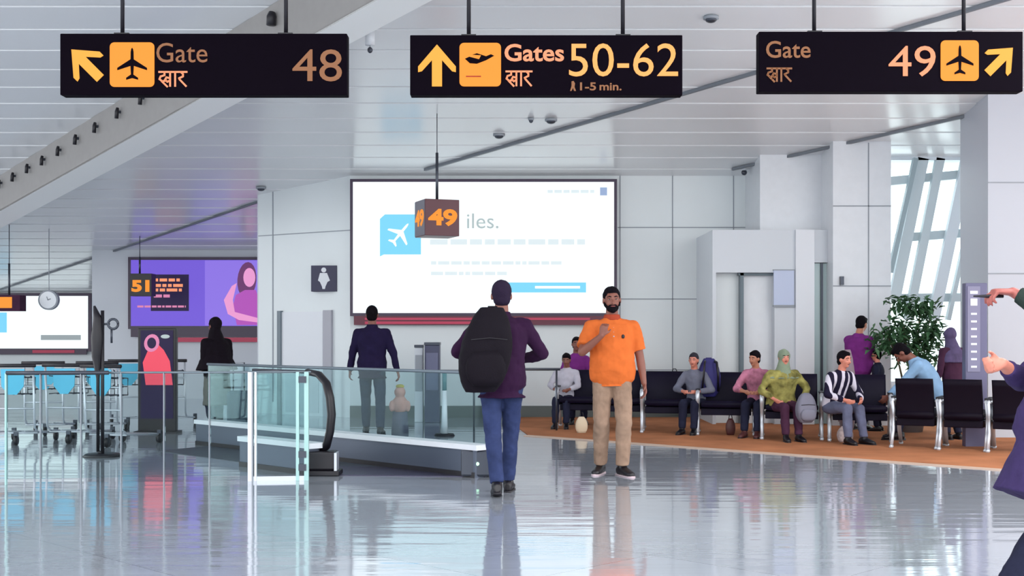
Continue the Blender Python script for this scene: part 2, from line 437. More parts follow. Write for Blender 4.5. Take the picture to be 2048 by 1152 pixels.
jm = MB(); joints(jm, [(GX(1976, D4), HZ(365, D4), 12, 0, D4), (GX(1976, D4), HZ(547, D4), 12, 0, D4)])
struct('wall_right_joints', jm, M['joint'])
# window wall between the piers
D5 = 19.2
wz = CZ(D5)
win = struct('window_1', MB().box((GX(1782, D3), D5+.2, .5), (9.5, D5+.22, wz)), M['glass'])
fm = MB()
mg = mat('window_frame_grey', (206, 216, 220), .4)
mg2 = mat('window_frame_pale', (226, 232, 238), .4)
def slab_px(mb, x0, y0, x1, y1, w, d, th=.12):
    a = P(x0, y0, d); b3 = P(x1, y1, d); t = (b3-a).normalized(); n = V((t.z, 0, -t.x))*(w/F*d/2)
    mb.prism([a+n, b3+n, b3-n, a-n], (0, 1, 0), th)
fm.box((GX(1782, D3), D5-.1, HZ(322, D5)), (9.5, D5+.2, wz+.1)); fm.box((GX(1782, D3), D5, 0), (9.5, D5+.2, .62))
struct('window_frame', fm, mg2, parent=win)
for x0, y0, x1, y1, w, d in ((1780, 362, 1980, 343, 17, D5), (1795, 476, 1980, 462, 17, D5), (1795, 596, 1980, 594, 17, D5)):
    mb = MB(); slab_px(mb, x0, y0, x1, y1, w, d); struct('window_frame', mb, mg, parent=win)
for x0, y0, x1, y1, w, d, mm in ((1833, 316, 1782, 545, 9, D5-.25, mat('brace_slate', (160, 176, 182), .4)), (1847, 316, 1790, 600, 22, D5-.1, mg), (1882, 316, 1818, 640, 17, D5-.1, mg),
                                 (1940, 300, 1868, 640, 22, D5-.12, mg2), (1968, 316, 1898, 640, 8, D5-.1, mg)):
    mb = MB(); slab_px(mb, x0, y0, x1, y1, w, d, .1); struct('window_frame', mb, mm, parent=win)
# ---------------------------------------------------------------- hanging direction signs
class Face:                       # flat face towards -Y at depth d; pixel helper
    def __init__(s, d, root): s.d = d; s.r = root.location.copy()
    def p(s, px, py): w = P(px, py, s.d)-s.r; return (w.x, w.z)
    def y(s): return s.d-s.r.y
def poly_px(fc, pts, m, name, parent, t=.004, off=.001):
    q = [fc.p(*a) for a in pts]
    return MB().prism([(a, fc.y()-off, b) for a, b in q], (0, -1, 0), t).build(name, m, parent)
def round_tile(fc, x0, y0, x1, y1, m, name, parent, off=.001):
    r = 9; pts = []
    for cx, cy, a0 in ((x1-r, y0+r, -90), (x1-r, y1-r, 0), (x0+r, y1-r, 90), (x0+r, y0+r, 180)):
        for k in range(6):
            a = math.radians(a0+90*k/5); pts.append((cx+r*math.cos(a), cy+r*math.sin(a)))
    return poly_px(fc, pts, m, name, parent, .006, off)
def plane_icon(cx, cy, s, rot=0., lean=0.):   # aeroplane seen from above, nose up
    half = [(0, -1), (.05, -.93), (.085, -.75), (.095, -.3), (.9, .22), (.9, .36), (.1, .1), (.07, .62), (.36, .82), (.36, .94), (0, .84)]
    pts = half+[(-x, y) for x, y in half[::-1][1:-1]]
    c, sn = math.cos(rot), math.sin(rot)
    return [(cx+s*(x*c-y*sn), cy+s*(x*sn+y*c)) for x, y in pts]
def arrow_icon(cx, cy, s, rot):               # fat arrow with swept barbs, tip up
    pts = [(0, -1), (.9, .05), (.9, .32), (.72, .28), (.24, -.25), (.24, 1), (-.24, 1), (-.24, -.25), (-.72, .28), (-.9, .32), (-.9, .05)]
    c, sn = math.cos(rot), math.sin(rot)
    return [(cx+s*(x*c-y*sn), cy+s*(x*sn+y*c)) for x, y in pts]
def hindi(fc, x0, y0, x1, y1, m, parent, w=3.6):
    st = [[(0, 0), (1, 0)], [(.2, 0), (.2, .22), (.06, .3), (.02, .48), (.12, .62), (.27, .58)], [(.1, .62), (.2, .8), (.3, .98)],
          [(.4, 0), (.4, .95)], [(.4, .42), (.27, .36), (.22, .52), (.3, .66), (.4, .56)], [(.58, 0), (.58, .95)],
          [(.78, 0), (.86, .14), (.86, .3), (.72, .42), (.74, .5), (.97, .95)]]
    mb = MB()
    for s_ in st:
        q = [fc.p(x0+(x1-x0)*a, y0+(y1-y0)*b) for a, b in s_]
        ribbon(mb, q, w/F*fc.d, fc.y()-.001)
    return mb.build('hindi_lettering', m, parent)
def txt(fc, s, x0, y0, x1, y1, m, parent, bold=0., name='lettering'):
    a = fc.p(x0, y1); b = fc.p(x1, y0)
    return text_mesh(name, s, (a[0], b[0], a[1], b[1], fc.y()-.001), m, parent, bold=bold)
def sign(x0, y0, x1, y1, d, rods, label):
    c = P((x0+x1)/2, y1, d)
    t = thing('hanging_sign', label, 'sign', c, group='large gate direction signs hung across the hall')
    fc = Face(d, t); a = fc.p(x0, y1); b = fc.p(x1, y0)
    MB().box((a[0], 0, a[1]), (b[0], .13, b[1])).build('sign_box', M['sign'], t, bevel=.006)
    for r in rods:
        rx = fc.p(r, 0)[0]
        MB().tube([(rx, .065, b[1]-.01), (rx, .065, CZ(d)-c.z)], .017, 10).build('rod', M['black'], t, True)
        MB().box((rx-.06, .03, b[1]), (rx+.06, .1, b[1]+.015)).build('rod_bracket', M['black'], t)
    return t, fc
t, fc = sign(120, 67, 694, 190, 10.2, (240, 569), 'left large dark hanging sign reading Gate 48 with arrow up-left')
poly_px(fc, arrow_icon(172, 128, 41, -PI/4), M['orange2'], 'arrow', t)
tl = round_tile(fc, 220, 85, 309, 174, M['orange'], 'pictogram_tile', t)
poly_px(fc, plane_icon(265, 129, 33), M['sign'], 'aeroplane', tl, off=.008)
txt(fc, 'Gate', 313, 86, 415, 125, M['dim'], t, .0)
hindi(fc, 318, 144, 374, 174, M['peach'], t)
txt(fc, '48', 585, 99, 684, 163, M['dim'], t, name='gate_number')
t, fc = sign(820, 70, 1365, 190, 10.2, (937, 1247), 'middle large dark hanging sign reading Gates 50-62 with upward arrow')
poly_px(fc, arrow_icon(874, 131, 42, 0), M['orange2'], 'arrow', t)
tl = round_tile(fc, 919, 86, 1002, 173, M['orange'], 'pictogram_tile', t)
pl = [(936, 116), (944, 112), (962, 117), (966, 109), (950, 108), (958, 105), (975, 111), (984, 107), (990, 110), (975, 119), (958, 126), (945, 125)]
poly_px(fc, [(930+(x-936)*1.08, y+2) for x, y in pl], M['sign'], 'aeroplane', tl, off=.008)
poly_px(fc, [(932, 152), (962, 152), (962, 154.5), (932, 154.5)], M['collar'], 'ground_line', tl, off=.008)
txt(fc, 'Gates', 1009, 88, 1128, 123, M['peach'], t, .02)
hindi(fc, 1012, 143, 1064, 173, M['peach'], t)
txt(fc, '50-62', 1138, 87, 1356, 153, M['amber'], t, .0, name='gate_number')
poly_px(fc, [(1143, 163), (1147, 162), (1150, 167), (1149, 174), (1152, 182), (1148, 182), (1146, 176), (1143, 182), (1140, 182), (1143, 172)], M['dim'], 'walking_man', t)
txt(fc, '1-5', 1160, 165, 1192, 181, M['dim'], t, .02); txt(fc, 'min.', 1199, 166, 1243, 181, M['dim'], t, .02)
t, fc = sign(1518, 63, 2046, 183, 10.4, (1632, 1933), 'right large dark hanging sign reading Gate 49 with arrow up-right')
txt(fc, 'Gate', 1532, 82, 1621, 116, M['dim'], t, .01)
hindi(fc, 1534, 137, 1583, 164, M['dim'], t)
txt(fc, '49', 1777, 92, 1871, 153, M['peach'], t, name='gate_number')
tl = round_tile(fc, 1881, 81, 1957, 162, M['orange'], 'pictogram_tile', t)
poly_px(fc, plane_icon(1919, 121, 30), M['sign'], 'aeroplane', tl, off=.008)
poly_px(fc, arrow_icon(2000, 121, 36, PI/4), M['orange2'], 'arrow', t)

# small two-sided gate-number boxes
def gate_box(x0, xm, x1, y0, y1, d, rodx, num, label, nx0, nx1, ny0, ny1, dep, extra=None):
    c = P((xm+x1)/2, y1, d)
    t = thing('gate_number_sign', label, 'sign', c)
    fc = Face(d, t); a = fc.p(xm, y1); b = fc.p(x1, y0)
    MB().box((a[0], 0, a[1]), (b[0], dep, b[1])).build('sign_box', M['maroonc'] if extra is None else extra, t, bevel=.004)
    if num: txt(fc, num, nx0, ny0, nx1, ny1, M['orange'], t, .05, name='gate_number')
    else:
        poly_px(fc, [(nx0, ny0), (nx1, ny0), (nx1, ny1), (nx0, ny1)], M['orange'], 'lit_tile', t)
    rx = fc.p(rodx, 0)[0]; top = CZ(d+dep/2)-c.z
    MB().tube([(rx, dep/2, b[1]), (rx, dep/2, b[1]+(top-b[1])*.45)], .02, 8).build('rod', M['dark_steel'], t, True)
    MB().tube([(rx, dep/2, b[1]+(top-b[1])*.45), (rx, dep/2, top)], .008, 8).build('suspension_wire', M['dark_steel'], t, True)
    return t, fc
bm_ = mat('sign_brown_face', (88, 40, 50), .4)
c = P(874, 474, 17); sd = .24; hh_ = 72/F*17
t = thing('gate_number_sign', 'small brown hanging box sign with orange 49 in front of the large white screen', 'sign', c, math.radians(21))
MB().box((-sd, -sd, 0), (sd, sd, hh_)).build('sign_box', bm_, t, bevel=.006)
MB().box((-sd-.006, -sd+.02, .01), (-sd, sd-.01, hh_-.01)).build('side_face', M['sgrey'], t)
text_mesh('gate_number', '49', (-.2, .21, .13, .36, -sd-.001), M['orange'], t, bold=.04)
s_ = text_mesh('gate_number', '49', (-.2, .2, .13, .36, -sd-.007), M['orange'], t, bold=.04); s_.rotation_euler = (0, 0, -PI/2)
top = CZ(17)-c.z
MB().tube([(0, 0, hh_), (0, 0, hh_+(top-hh_)*.55)], .02, 8).build('rod', M['dark_steel'], t, True)
MB().tube([(0, 0, hh_+(top-hh_)*.55), (0, 0, top)], .006, 8).build('suspension_wire', M['dark_steel'], t, True)
t, fc = gate_box(250, 259, 303, 547, 592, 24.5, 275, '51', 'small black hanging box sign with orange 51 in front of the purple screen', 263, 299, 560, 584, .3, M['black'])
t, fc = gate_box(-12, -10, 40, 590, 622, 23.5, 12, None, 'small hanging orange gate sign at the far left edge before the white screen', -6, 24, 594, 616, .3, M['maroonc'])

# ---------------------------------------------------------------- screens
def screen(x0, y0, x1, y1, d, label, face, dep=.12):
    c = P((x0+x1)/2, y1, d)
    t = thing('wall_screen', label, 'screen', c)
    fc = Face(d, t); a = fc.p(x0, y1); b = fc.p(x1, y0); f_ = 6/F*d
    MB().box((a[0]-f_, 0, a[1]-f_), (b[0]+f_, dep, b[1]+f_)).build('screen_frame', M['frame'], t)
    MB().box((a[0], -.01, a[1]), (b[0], 0.0, b[1])).build('display', face, t)
    return t, fc
def px_box(fc, x0, y0, x1, y1, m, name, parent, o0=.010, o1=.014):
    a = fc.p(x0, y1); b = fc.p(x1, y0)
    return MB().box((a[0], fc.y()-o1, a[1]), (b[0], fc.y()-o0, b[1])).build(name, m, parent)
t, fc = screen(706, 364, 1228, 626, 20.05, 'huge white lit advertising screen with blue aeroplane tile on far wall', M['scr_white'])
px_box(fc, 708, 632, 1229, 650, M['maroon'], 'lower_strip', t, -.1, .02)
px_box(fc, 730, 635.5, 1180, 640, M['redstrip'], 'red_line', t, .02, .03)
px_box(fc, 730, 643, 960, 648, M['redstrip'], 'red_line', t, .02, .03)
disp = [o for o in bpy.data.objects if o.parent == t and o.name.startswith('display')][0]
r_ = [(770, 429), (842, 429), (842, 509), (768, 509), (760, 513), (760, 438)]
q = [fc.p(*a) for a in r_]
tile = MB().prism([(a, -.0101, b) for a, b in q], (0, -1, 0), .003).build('blue_tile', M['scr_blue'], disp)
pts = plane_icon(800, 468, 27, PI/4-.1)
MB().prism([(fc.p(*a)[0], -.0135, fc.p(*a)[1]) for a in pts], (0, -1, 0), .003).build('white_aeroplane', M['scr_white'], disp)
a = fc.p(918, 457); b = fc.p(1000, 424)
text_mesh('headline', 'iles.', (fc.p(934, 0)[0], fc.p(997, 0)[0], fc.p(0, 457)[1], fc.p(0, 427)[1], -.0101), M['scr_grey'], disp)
def text_lines(fc, parent, rows, m, seed=1, o=.0102):
    rnd = random.Random(seed); mb = MB()
    for (x0, x1, yy, h) in rows:
        x = x0
        while x < x1:
            w = min(rnd.uniform(h*1.2, h*3.6), x1-x)
            a = fc.p(x, yy+h/2); b = fc.p(x+w, yy-h/2)
            mb.box((a[0], fc.y()-o-.002, a[1]), (b[0], fc.y()-o, b[1])); x += w+h*.5
    return mb.build('small_print', m, parent)
M['scr_faint'] = mat('lit_screen_faint', (214, 226, 230), .4, emit=.82)
for i_, r_ in enumerate([(860, 1170, 484, 11), (862, 1125, 526, 7), (862, 1015, 547, 7), (1095, 1190, 383, 6)]): text_lines(fc, disp, [r_], M['scr_faint'], i_)
px_box(fc, 1200, 375, 1214, 391, mat('lit_screen_bluegrey', (150, 170, 205), .4, emit=.8), 'corner_mark', disp)
px_box(fc, 1010, 565, 1172, 585, M['scr_blue'], 'blue_bar', disp)
px_box(fc, 1070, 572, 1160, 577, M['scr_white'], 'bar_line', disp, .014, .016)

t, fc = screen(262, 520, 516, 652, 25.9, 'purple lit advertising screen showing a person in pink', M['scr_purple'])
px_box(fc, 262, 652, 521, 674, M['frame'], 'lower_panel', t, -.05, .02)
px_box(fc, 280, 675, 521, 684, M['redstrip'], 'red_line', t, 0, .02)
disp = [o for o in bpy.data.objects if o.parent == t and o.name.startswith('display')][0]
px_box(fc, 410, 521, 516, 651, M['scr_violet'], 'light_panel', disp, .0101, .012)
px_box(fc, 302, 549, 378, 622, M['scr_navy'], 'dark_caption', disp, .0101, .013)
text_lines(fc, disp, [(306, 360, 560, 6), (306, 366, 571, 6), (306, 364, 580, 6)], M['peach'], 3, .014)
text_lines(fc, disp, [(308, 340, 592, 6)], M['scr_rose'], 5, .014); text_lines(fc, disp, [(275, 372, 613, 4)], M['scr_rose'], 6, .014)
def blob(fc, cx, cy, rx, ry, m, name, parent, off, rot=0., n=20):
    pts = []
    for k in range(n):
        a = 2*PI*k/n; x = rx*math.cos(a); y_ = ry*math.sin(a)
        pts.append(fc.p(cx+x*math.cos(rot)-y_*math.sin(rot), cy+x*math.sin(rot)+y_*math.cos(rot)))
    return MB().prism([(a, fc.y()-off, b) for a, b in pts], (0, -1, 0), .001).build(name, m, parent)
blob(fc, 494, 560, 19, 36, M['scr_hair'], 'printed_hair', disp, .0125, .08)
q = [(472, 590), (490, 580), (512, 580), (516, 592), (516, 650), (474, 650), (466, 612)]
MB().prism([(fc.p(*a)[0], fc.y()-.014, fc.p(*a)[1]) for a in q], (0, -1, 0), .001).build('printed_top', M['scr_pink'], disp)
q = [(464, 572), (474, 566), (466, 600), (470, 624), (516, 636), (516, 645), (478, 640), (456, 628), (448, 600)]
MB().prism([(fc.p(*a)[0], fc.y()-.0155, fc.p(*a)[1]) for a in q], (0, -1, 0), .001).build('printed_arm', M['scr_skin'], disp)
blob(fc, 499, 555, 12, 19, M['scr_skin'], 'printed_face', disp, .0155)

t, fc = screen(-160, 592, 176, 697, 30.9, 'white lit advertising screen at the far left end of the hall', M['scr_white'])
px_box(fc, -160, 699, 174, 709, M['frame'], 'lower_strip', t, 0, .03)
px_box(fc, 66, 700, 150, 706, M['redstrip'], 'red_line', t, .03, .04)
disp = [o for o in bpy.data.objects if o.parent == t and o.name.startswith('display')][0]
px_box(fc, -40, 625, 14, 665, M['scr_blue'], 'blue_tile', disp)
px_box(fc, 82, 670, 162, 680, M['scr_mid'], 'grey_bar', disp)

# restroom sign
c = P(648, 583, 20.35)
t = thing('restroom_sign', 'square navy restroom sign with white standing figure', 'sign', c)
fc = Face(20.35, t); a = fc.p(622, 583); b = fc.p(674, 531)
MB().box((a[0], 0, a[1]), (b[0], .3, b[1])).build('sign_board', M['navy'], t, bevel=.004)
q = [(640, 546), (654, 546), (660, 561), (655, 564), (651, 573), (650, 578), (645, 578), (644, 573), (640, 564), (636, 561)]
poly_px(fc, q, M['white'], 'figure', t); blob(fc, 647.5, 540, 5, 5, M['white'], 'figure_head', t, .001)

# clock with ring
c = P(98, 600, 24)
t = thing('hanging_clock', 'round white clock with grey rim hanging at left', 'clock', c)
rr = 20/F*24
MB().rings([((0, .05, 0), (rr, 0, 0), (0, 0, rr)), ((0, -.05, 0), (rr, 0, 0), (0, 0, rr))], 28).build('rim', M['joint'], t)
MB().rings([((0, -.05, 0), (rr*.84, 0, 0), (0, 0, rr*.84)), ((0, -.06, 0), (rr*.84, 0, 0), (0, 0, rr*.84))], 28).build('clock_face', mat('clock_white', (240, 244, 248), .4), t)
mb = MB(); ribbon(mb, [(0, 0), (.05, .02)], .02, -.061); ribbon(mb, [(0, 0), (-.02, .06)], .014, -.061); mb.build('hands', M['joint'], t)
MB().tube([(0, 0, rr), (0, 0, CZ(24)-c.z)], .008, 8).build('rod', M['joint'], t)

# speaker, detectors, dome cameras on the ceiling
p = CP(740, 62)
t = thing('hanging_speaker', 'pale cylinder speaker hanging from ceiling between left and middle signs', 'speaker', p)
MB().cyl((0, 0, 0), (0, 0, -.16), .055, .055).build('housing', M['pier'], t, True)
MB().cyl((0, 0, -.16), (0, 0, -.2), .006).build('stem', M['joint'], t)
MB().ell((0, 0, -.215), (.03, .03, .035)).build('tip', M['dark_steel'], t, True)
for px, py, lb in ((998, 268, 'lower left dark detector on ceiling below the middle sign'), (1102, 238, 'right dark detector on ceiling below the middle sign'), (1062, 236, 'slim grey detector on ceiling left of a darker one'), (1422, 33, 'small grey detector on ceiling between middle and right signs'), (522, 374, 'dark flat detector on ceiling over the restroom wall')):
    p = CP(px, py); t = thing('ceiling_detector', lb, 'detector', p)
    rr = .085 if px != 1062 else .04
    MB().cyl((0, 0, 0), (0, 0, -.03), rr, rr).build('base', M['joint'], t, True)
    MB().ell((0, 0, -.035), (rr*.75, rr*.75, .035)).build('cap', M['dark_steel'], t, True)
for px, py, lb in ((1487, 336, 'small dome camera on ceiling above the white bulkhead'), (1938, 250, 'small dome camera on ceiling above the tall window')):
    p = CP(px, py); t = thing('dome_camera', lb, 'camera', p)
    MB().cyl((0, 0, .02), (0, 0, -.04), .03, .04).build('mount', M['white'], t, True)
    MB().ell((.01, 0, -.07), (.045, .045, .045)).build('dome', M['dark_steel'], t, True)

# ---------------------------------------------------------------- glass fence on the left
gx0, gx1 = GX(12, 11.2), GX(622, 11.55)
def gf(t): return V((gx0+(gx1-gx0)*t, 11.2+.35*t, 0))
fence = thing('glass_fence', 'long clear glass fence with thin grey top rail left of the walkway', 'fence', gf(.5))
fl = fence.location.copy()
ts = [(12-12)/610., .11, .24, .37, .51, .66, .803, .985]
for i in range(len(ts)-1):
    a = gf(ts[i]+.004)-fl; b = gf(ts[i+1]-.004)-fl
    n = V((0, .012, 0))
    MB().prism([a+V((0, 0, .05)), b+V((0, 0, .05)), b+V((0, 0, .985)), a+V((0, 0, .985))], (0, 1, 0), .012).build('glass_panel', M['glass'], fence)
a = gf(0)-fl; b = gf(1)-fl; mid = gf(.33)-fl
up = V((0, 0, 1.0))
MB().tube([a+up, mid+up], .019, 8).build('handrail', M['dark_steel'], fence, True)
MB().tube([mid+up, b+up], .010, 8).build('handrail', mat('rail_grey', (120, 132, 140), .35, .6), fence, True)
for t_, w_, m_ in ((.795, .018, M['white']), (.803, .008, M['joint']), (.814, .009, M['white']), (.985, .02, M['edge']), (.955, .014, M['edge']), (.0, .006, M['edge']), (.11, .003, M['joint']), (.24, .003, M['joint']), (.37, .003, M['joint']), (.51, .003, M['joint']), (.66, .003, M['joint'])):
    p = gf(t_)-fl; MB().box((p.x-w_, -.015+p.y, 0), (p.x+w_, p.y+.02, 1.0)).build('post', m_, fence)
for z in (.12, .24, .93):
    p = gf(.972)-fl; MB().box((p.x-.035, p.y-.025, z-.03), (p.x+.035, p.y+.03, z+.03)).build('hinge', M['dark_steel'], fence)
pf = [gf(.803)-fl, gf(.985)-fl]
MB().prism([pf[0], pf[1], pf[1]+V((0, 0, .04)), pf[0]+V((0, 0, .04))], (0, 1, 0), .02).build('floor_rail', M['steel'], fence)

# ---------------------------------------------------------------- moving walkway (runs away at 45 degrees to the left)
wa = V((-1.78, 11.98, 0)); wb = V((-.2, 11.8, 0)); u = V((-1, 1, 0)).normalized()
walk = thing('moving_walkway', 'moving walkway with glass sides and black handrail end', 'moving walkway', (0, 0, 0))
def balustrade(p0, L, name, rail_m, gm, newel, side):
    b = MB()
    H = .98
    z3 = V((0, 0, 1)); n = V((u.y, -u.x, 0))
    # handrail path: start at floor box, curve up round the nose, run along
    pts = [p0+u*.32+z3*.22, p0+u*.12+z3*.20, p0+u*.0+z3*.27, p0-u*.06+z3*.42, p0-u*.085+z3*.58, p0-u*.06+z3*.74, p0+u*.0+z3*.88, p0+u*.12+z3*.96, p0+u*.3+z3*H]
    run = [p0+u*.3+z3*H, p0+u*L+z3*H]
    nose = pts
    MB().tube(nose, newel, 10, .7).build('handrail_nose', M['rubber'], walk, True)
    MB().tube(run, .016 if rail_m is not M['rubber'] else .02, 8).build('handrail', rail_m, walk, True)
    g = [p0+u*.05+z3*.3, p0+u*L+z3*.3, p0+u*L+z3*.97, p0+u*.25+z3*.97, p0+u*.06+z3*.86, p0-u*.03+z3*.6]
    MB().prism(g, n, .012).build('balustrade_glass', gm, walk)
    # plinth
    MB().prism([p0+u*.05, p0+u*L, p0+u*L+n*.16*side, p0+u*.05+n*.16*side], z3, .26).build('plinth', mat('plinth_steel', (84, 92, 108), .4, .4), walk)
    MB().prism([p0+u*.0+z3*.26, p0+u*L+z3*.26, p0+u*L+z3*.26+n*.19*side, p0+z3*.26+n*.19*side], z3, .05).build('deck_trim', M['white'], walk)
    MB().prism([p0+u*.05+n*.161*side, p0+u*L+n*.161*side, p0+u*L+n*.161*side+z3*.05, p0+u*.05+n*.161*side+z3*.05], n*side, .01).build('toe_strip', M['black'], walk)
balustrade(wb, 5.0, 'r', mat('rail_slate', (110, 122, 132), .4, .3), M['tint'], .03, -1)
balustrade(wa, 1.25, 'l', M['dark_steel'], M['glass'], .046, -1)
# newel box at the left nose, indicator light at the right one
MB().box((wa.x-.17, wa.y-.1, .05), (wa.x+.10, wa.y+.12, .23)).build('nose_box', M['black'], walk, bevel=.02)
MB().box((wa.x-.2, wa.y-.13, 0), (wa.x+.14, wa.y+.15, .05)).build('nose_foot', M['black'], walk, bevel=.01)
MB().box((wa.x+.09, wa.y-.11, .05), (wa.x+.115, wa.y+.05, .22)).build('nose_trim', M['chrome'], walk)
MB().box((wa.x-.19, wa.y-.11, .05), (wa.x-.165, wa.y+.05, .2)).build('nose_trim', M['chrome'], walk)
lp = P(955, 927, 11.75)
MB().ell((lp.x, lp.y, .13), (.02, .02, .02)).build('indicator_light', mat('green_led', (190, 255, 215), .4, emit=1.5), walk, True)
MB().box((wb.x-.28, wb.y-.06, 0.01), (wb.x+.02, wb.y+.2, .26)).build('nose_box', M['dark_steel'], walk, bevel=.02)
plate = MB().prism([wa+V((.12, -.05, .001)), wb+V((-.05, 0, .001)), wb+u*1.2+V((-.18, 0, .001)), wa+u*1.2+V((.12, 0, .001))], (0, 0, 1), .006)
plate.build('landing_plate', mat('comb_plate', (62, 58, 82), .35, .4), walk)
plate = MB().prism([wa+u*1.2+V((.12, 0, .001)), wb+u*1.2+V((-.18, 0, .001)), wb+u*4.6+V((-.18, 0, .001)), wa+u*3.4+V((.12, 0, .001))], (0, 0, 1), .005)
plate.build('tread_belt', mat('tread_rubber', (70, 76, 86), .6), walk)

# low rail at the far wall and stanchion behind the glass
t = thing('queue_rail', 'low dark rail standing before the far wall behind the man in aubergine', 'rail', (GX(1070, 17.4), 17.4, 0))
MB().tube([(-.9, 0, .86), (.35, 0, .86)], .018).build('rail', M['dark_steel'], t, True)
for x in (-.85, .3): MB().tube([(x, 0, 0), (x, 0, .86)], .014).build('leg', M['dark_steel'], t, True)
t = thing('stanchion', 'white post on dark round foot behind the walkway glass', 'post', (GX(889, 16.6), 16.6, 0))
MB().cyl((0, 0, .02), (0, 0, .6), .045, .03).build('pole', M['white'], t, True)
MB().cyl((0, 0, 0), (0, 0, .03), .14, .12).build('base', M['black'], t, True)
MB().cyl((0, 0, .6), (0, 0, .85), .03, .03).build('cap', mat('teal_grey', (90, 130, 136), .4), t, True)

# kiosks at the far wall
def kiosk(px0, px1, pyt, d, m1, m2, label, name='kiosk', dep=.3):
    x0, x1 = GX(px0, d), GX(px1, d); h = HZ(pyt, d); w = (x1-x0)/2
    t = thing(name, label, 'kiosk', ((x0+x1)/2, d, 0))
    MB().box((-w, 0, 0), (w, dep, h)).build('body', m1, t, bevel=.01)
    MB().box((-w*.8, -.02, h*.42), (w*.8, 0, h*.9)).build('panel', m2, t)
    MB().box((-w*1.05, -.02, h), (w*1.05, dep, h+.04)).build('top', M['dark_steel'], t)
    return t
kiosk(849, 879, 690, 19.0, mat('slate_body', (66, 68, 96), .4), mat('slate_panel', (96, 98, 128), .3), 'dark slate kiosk against the far wall beside a narrower pale one')
kiosk(829, 846, 695, 19.1, M['wall2'], M['joint'], 'narrow pale grey kiosk next to the dark slate one', dep=.2)
x0 = GX(1953, 14.9)
t = thing('information_totem', 'tall silver grey totem with printed column right of the plant', 'totem', (x0, 14.9, 0))
h = HZ(566, 14.9)
MB().box((-.13, 0, 0), (.13, .12, h)).build('body', mat('totem_purple_grey', (98, 96, 126), .4, .2), t, bevel=.008)
MB().box((-.11, -.01, .9), (.04, 0, h-.04)).build('print_panel', mat('totem_panel', (126, 124, 152), .4), t)
mb = MB()
for i, (z, hh, w) in enumerate(((h-.1, .03, .09), (h-.2, .07, .08))+tuple((h-.36-.09*k, .02, .07) for k in range(8))):
    mb.box((-.035-w/2, -.014, z-hh), (-.035+w/2, -.01, z+hh*.2))
mb.build('print_marks', M['white'], t)

# lit poster stand with pink figure
t = thing('poster_stand', 'black framed lit poster stand with a pink figure picture', 'poster stand', (GX(314, 17), 17, 0))
fc = Face(17, t); hw = .26
MB().box((-hw, 0, .02), (hw, .1, 1.43)).build('frame', M['black'], t, bevel=.01)
MB().box((-hw-.03, -.1, 0), (hw+.03, .2, .03)).build('base', M['black'], t)
MB().box((-hw+.04, -.01, .2), (hw-.04, 0, 1.40)).build('poster', M['scr_navy'], t)
q = [(292, 770), (286, 725), (296, 702), (300, 690), (312, 684), (328, 700), (340, 722), (346, 770)]
poly_px(fc, q, M['scr_red'], 'printed_robe', t, .002, .011)
blob(fc, 304, 686, 15, 18, M['scr_rose'], 'printed_scarf', t, .0135, .3); blob(fc, 304, 686, 9, 11, M['scr_navy'], 'printed_hair', t, .0155)
blob(fc, 331, 673, 9, 4, M['scr_grey'], 'printed_mark', t, .012)

# folded dark umbrella on pole stand
t = thing('pole_stand', 'black pole stand with folded banner and round bracket', 'stand', (GX(205, 13.8), 13.8, 0))
k = 13.8/F
MB().tube([(0, 0, .02), (0, 0, 1.61)], .02).build('pole', M['black'], t, True)
MB().tube([(-.09, 0, 1.66), (-.05, -.01, 1.52), (-.055, -.01, 1.3), (-.06, -.01, 1.1), (-.05, 0, .86), (-.05, 0, .05)], [.012, .05, .07, .055, .02, .018], 10).build('folded_banner', M['black'], t, True)
mb = MB(); mb.tube([(.12+.055*math.cos(a), -.01, 1.46+.055*math.sin(a)) for a in [2*PI*j/14 for j in range(15)]], .014, 6); mb.tube([(0, 0, 1.46), (.08, 0, 1.46)], .012)
mb.tube([(.1, 0, 1.42), (.1, 0, 1.25)], .012); mb.build('round_bracket', M['dark_steel'], t, True)
MB().cyl((0, 0, 0), (0, 0, .03), .22, .18, 20).build('base', M['black'], t, True)
MB().tube([(-.05, 0, .05), (0, 0, .035)], .018).build('strut', M['black'], t, True)

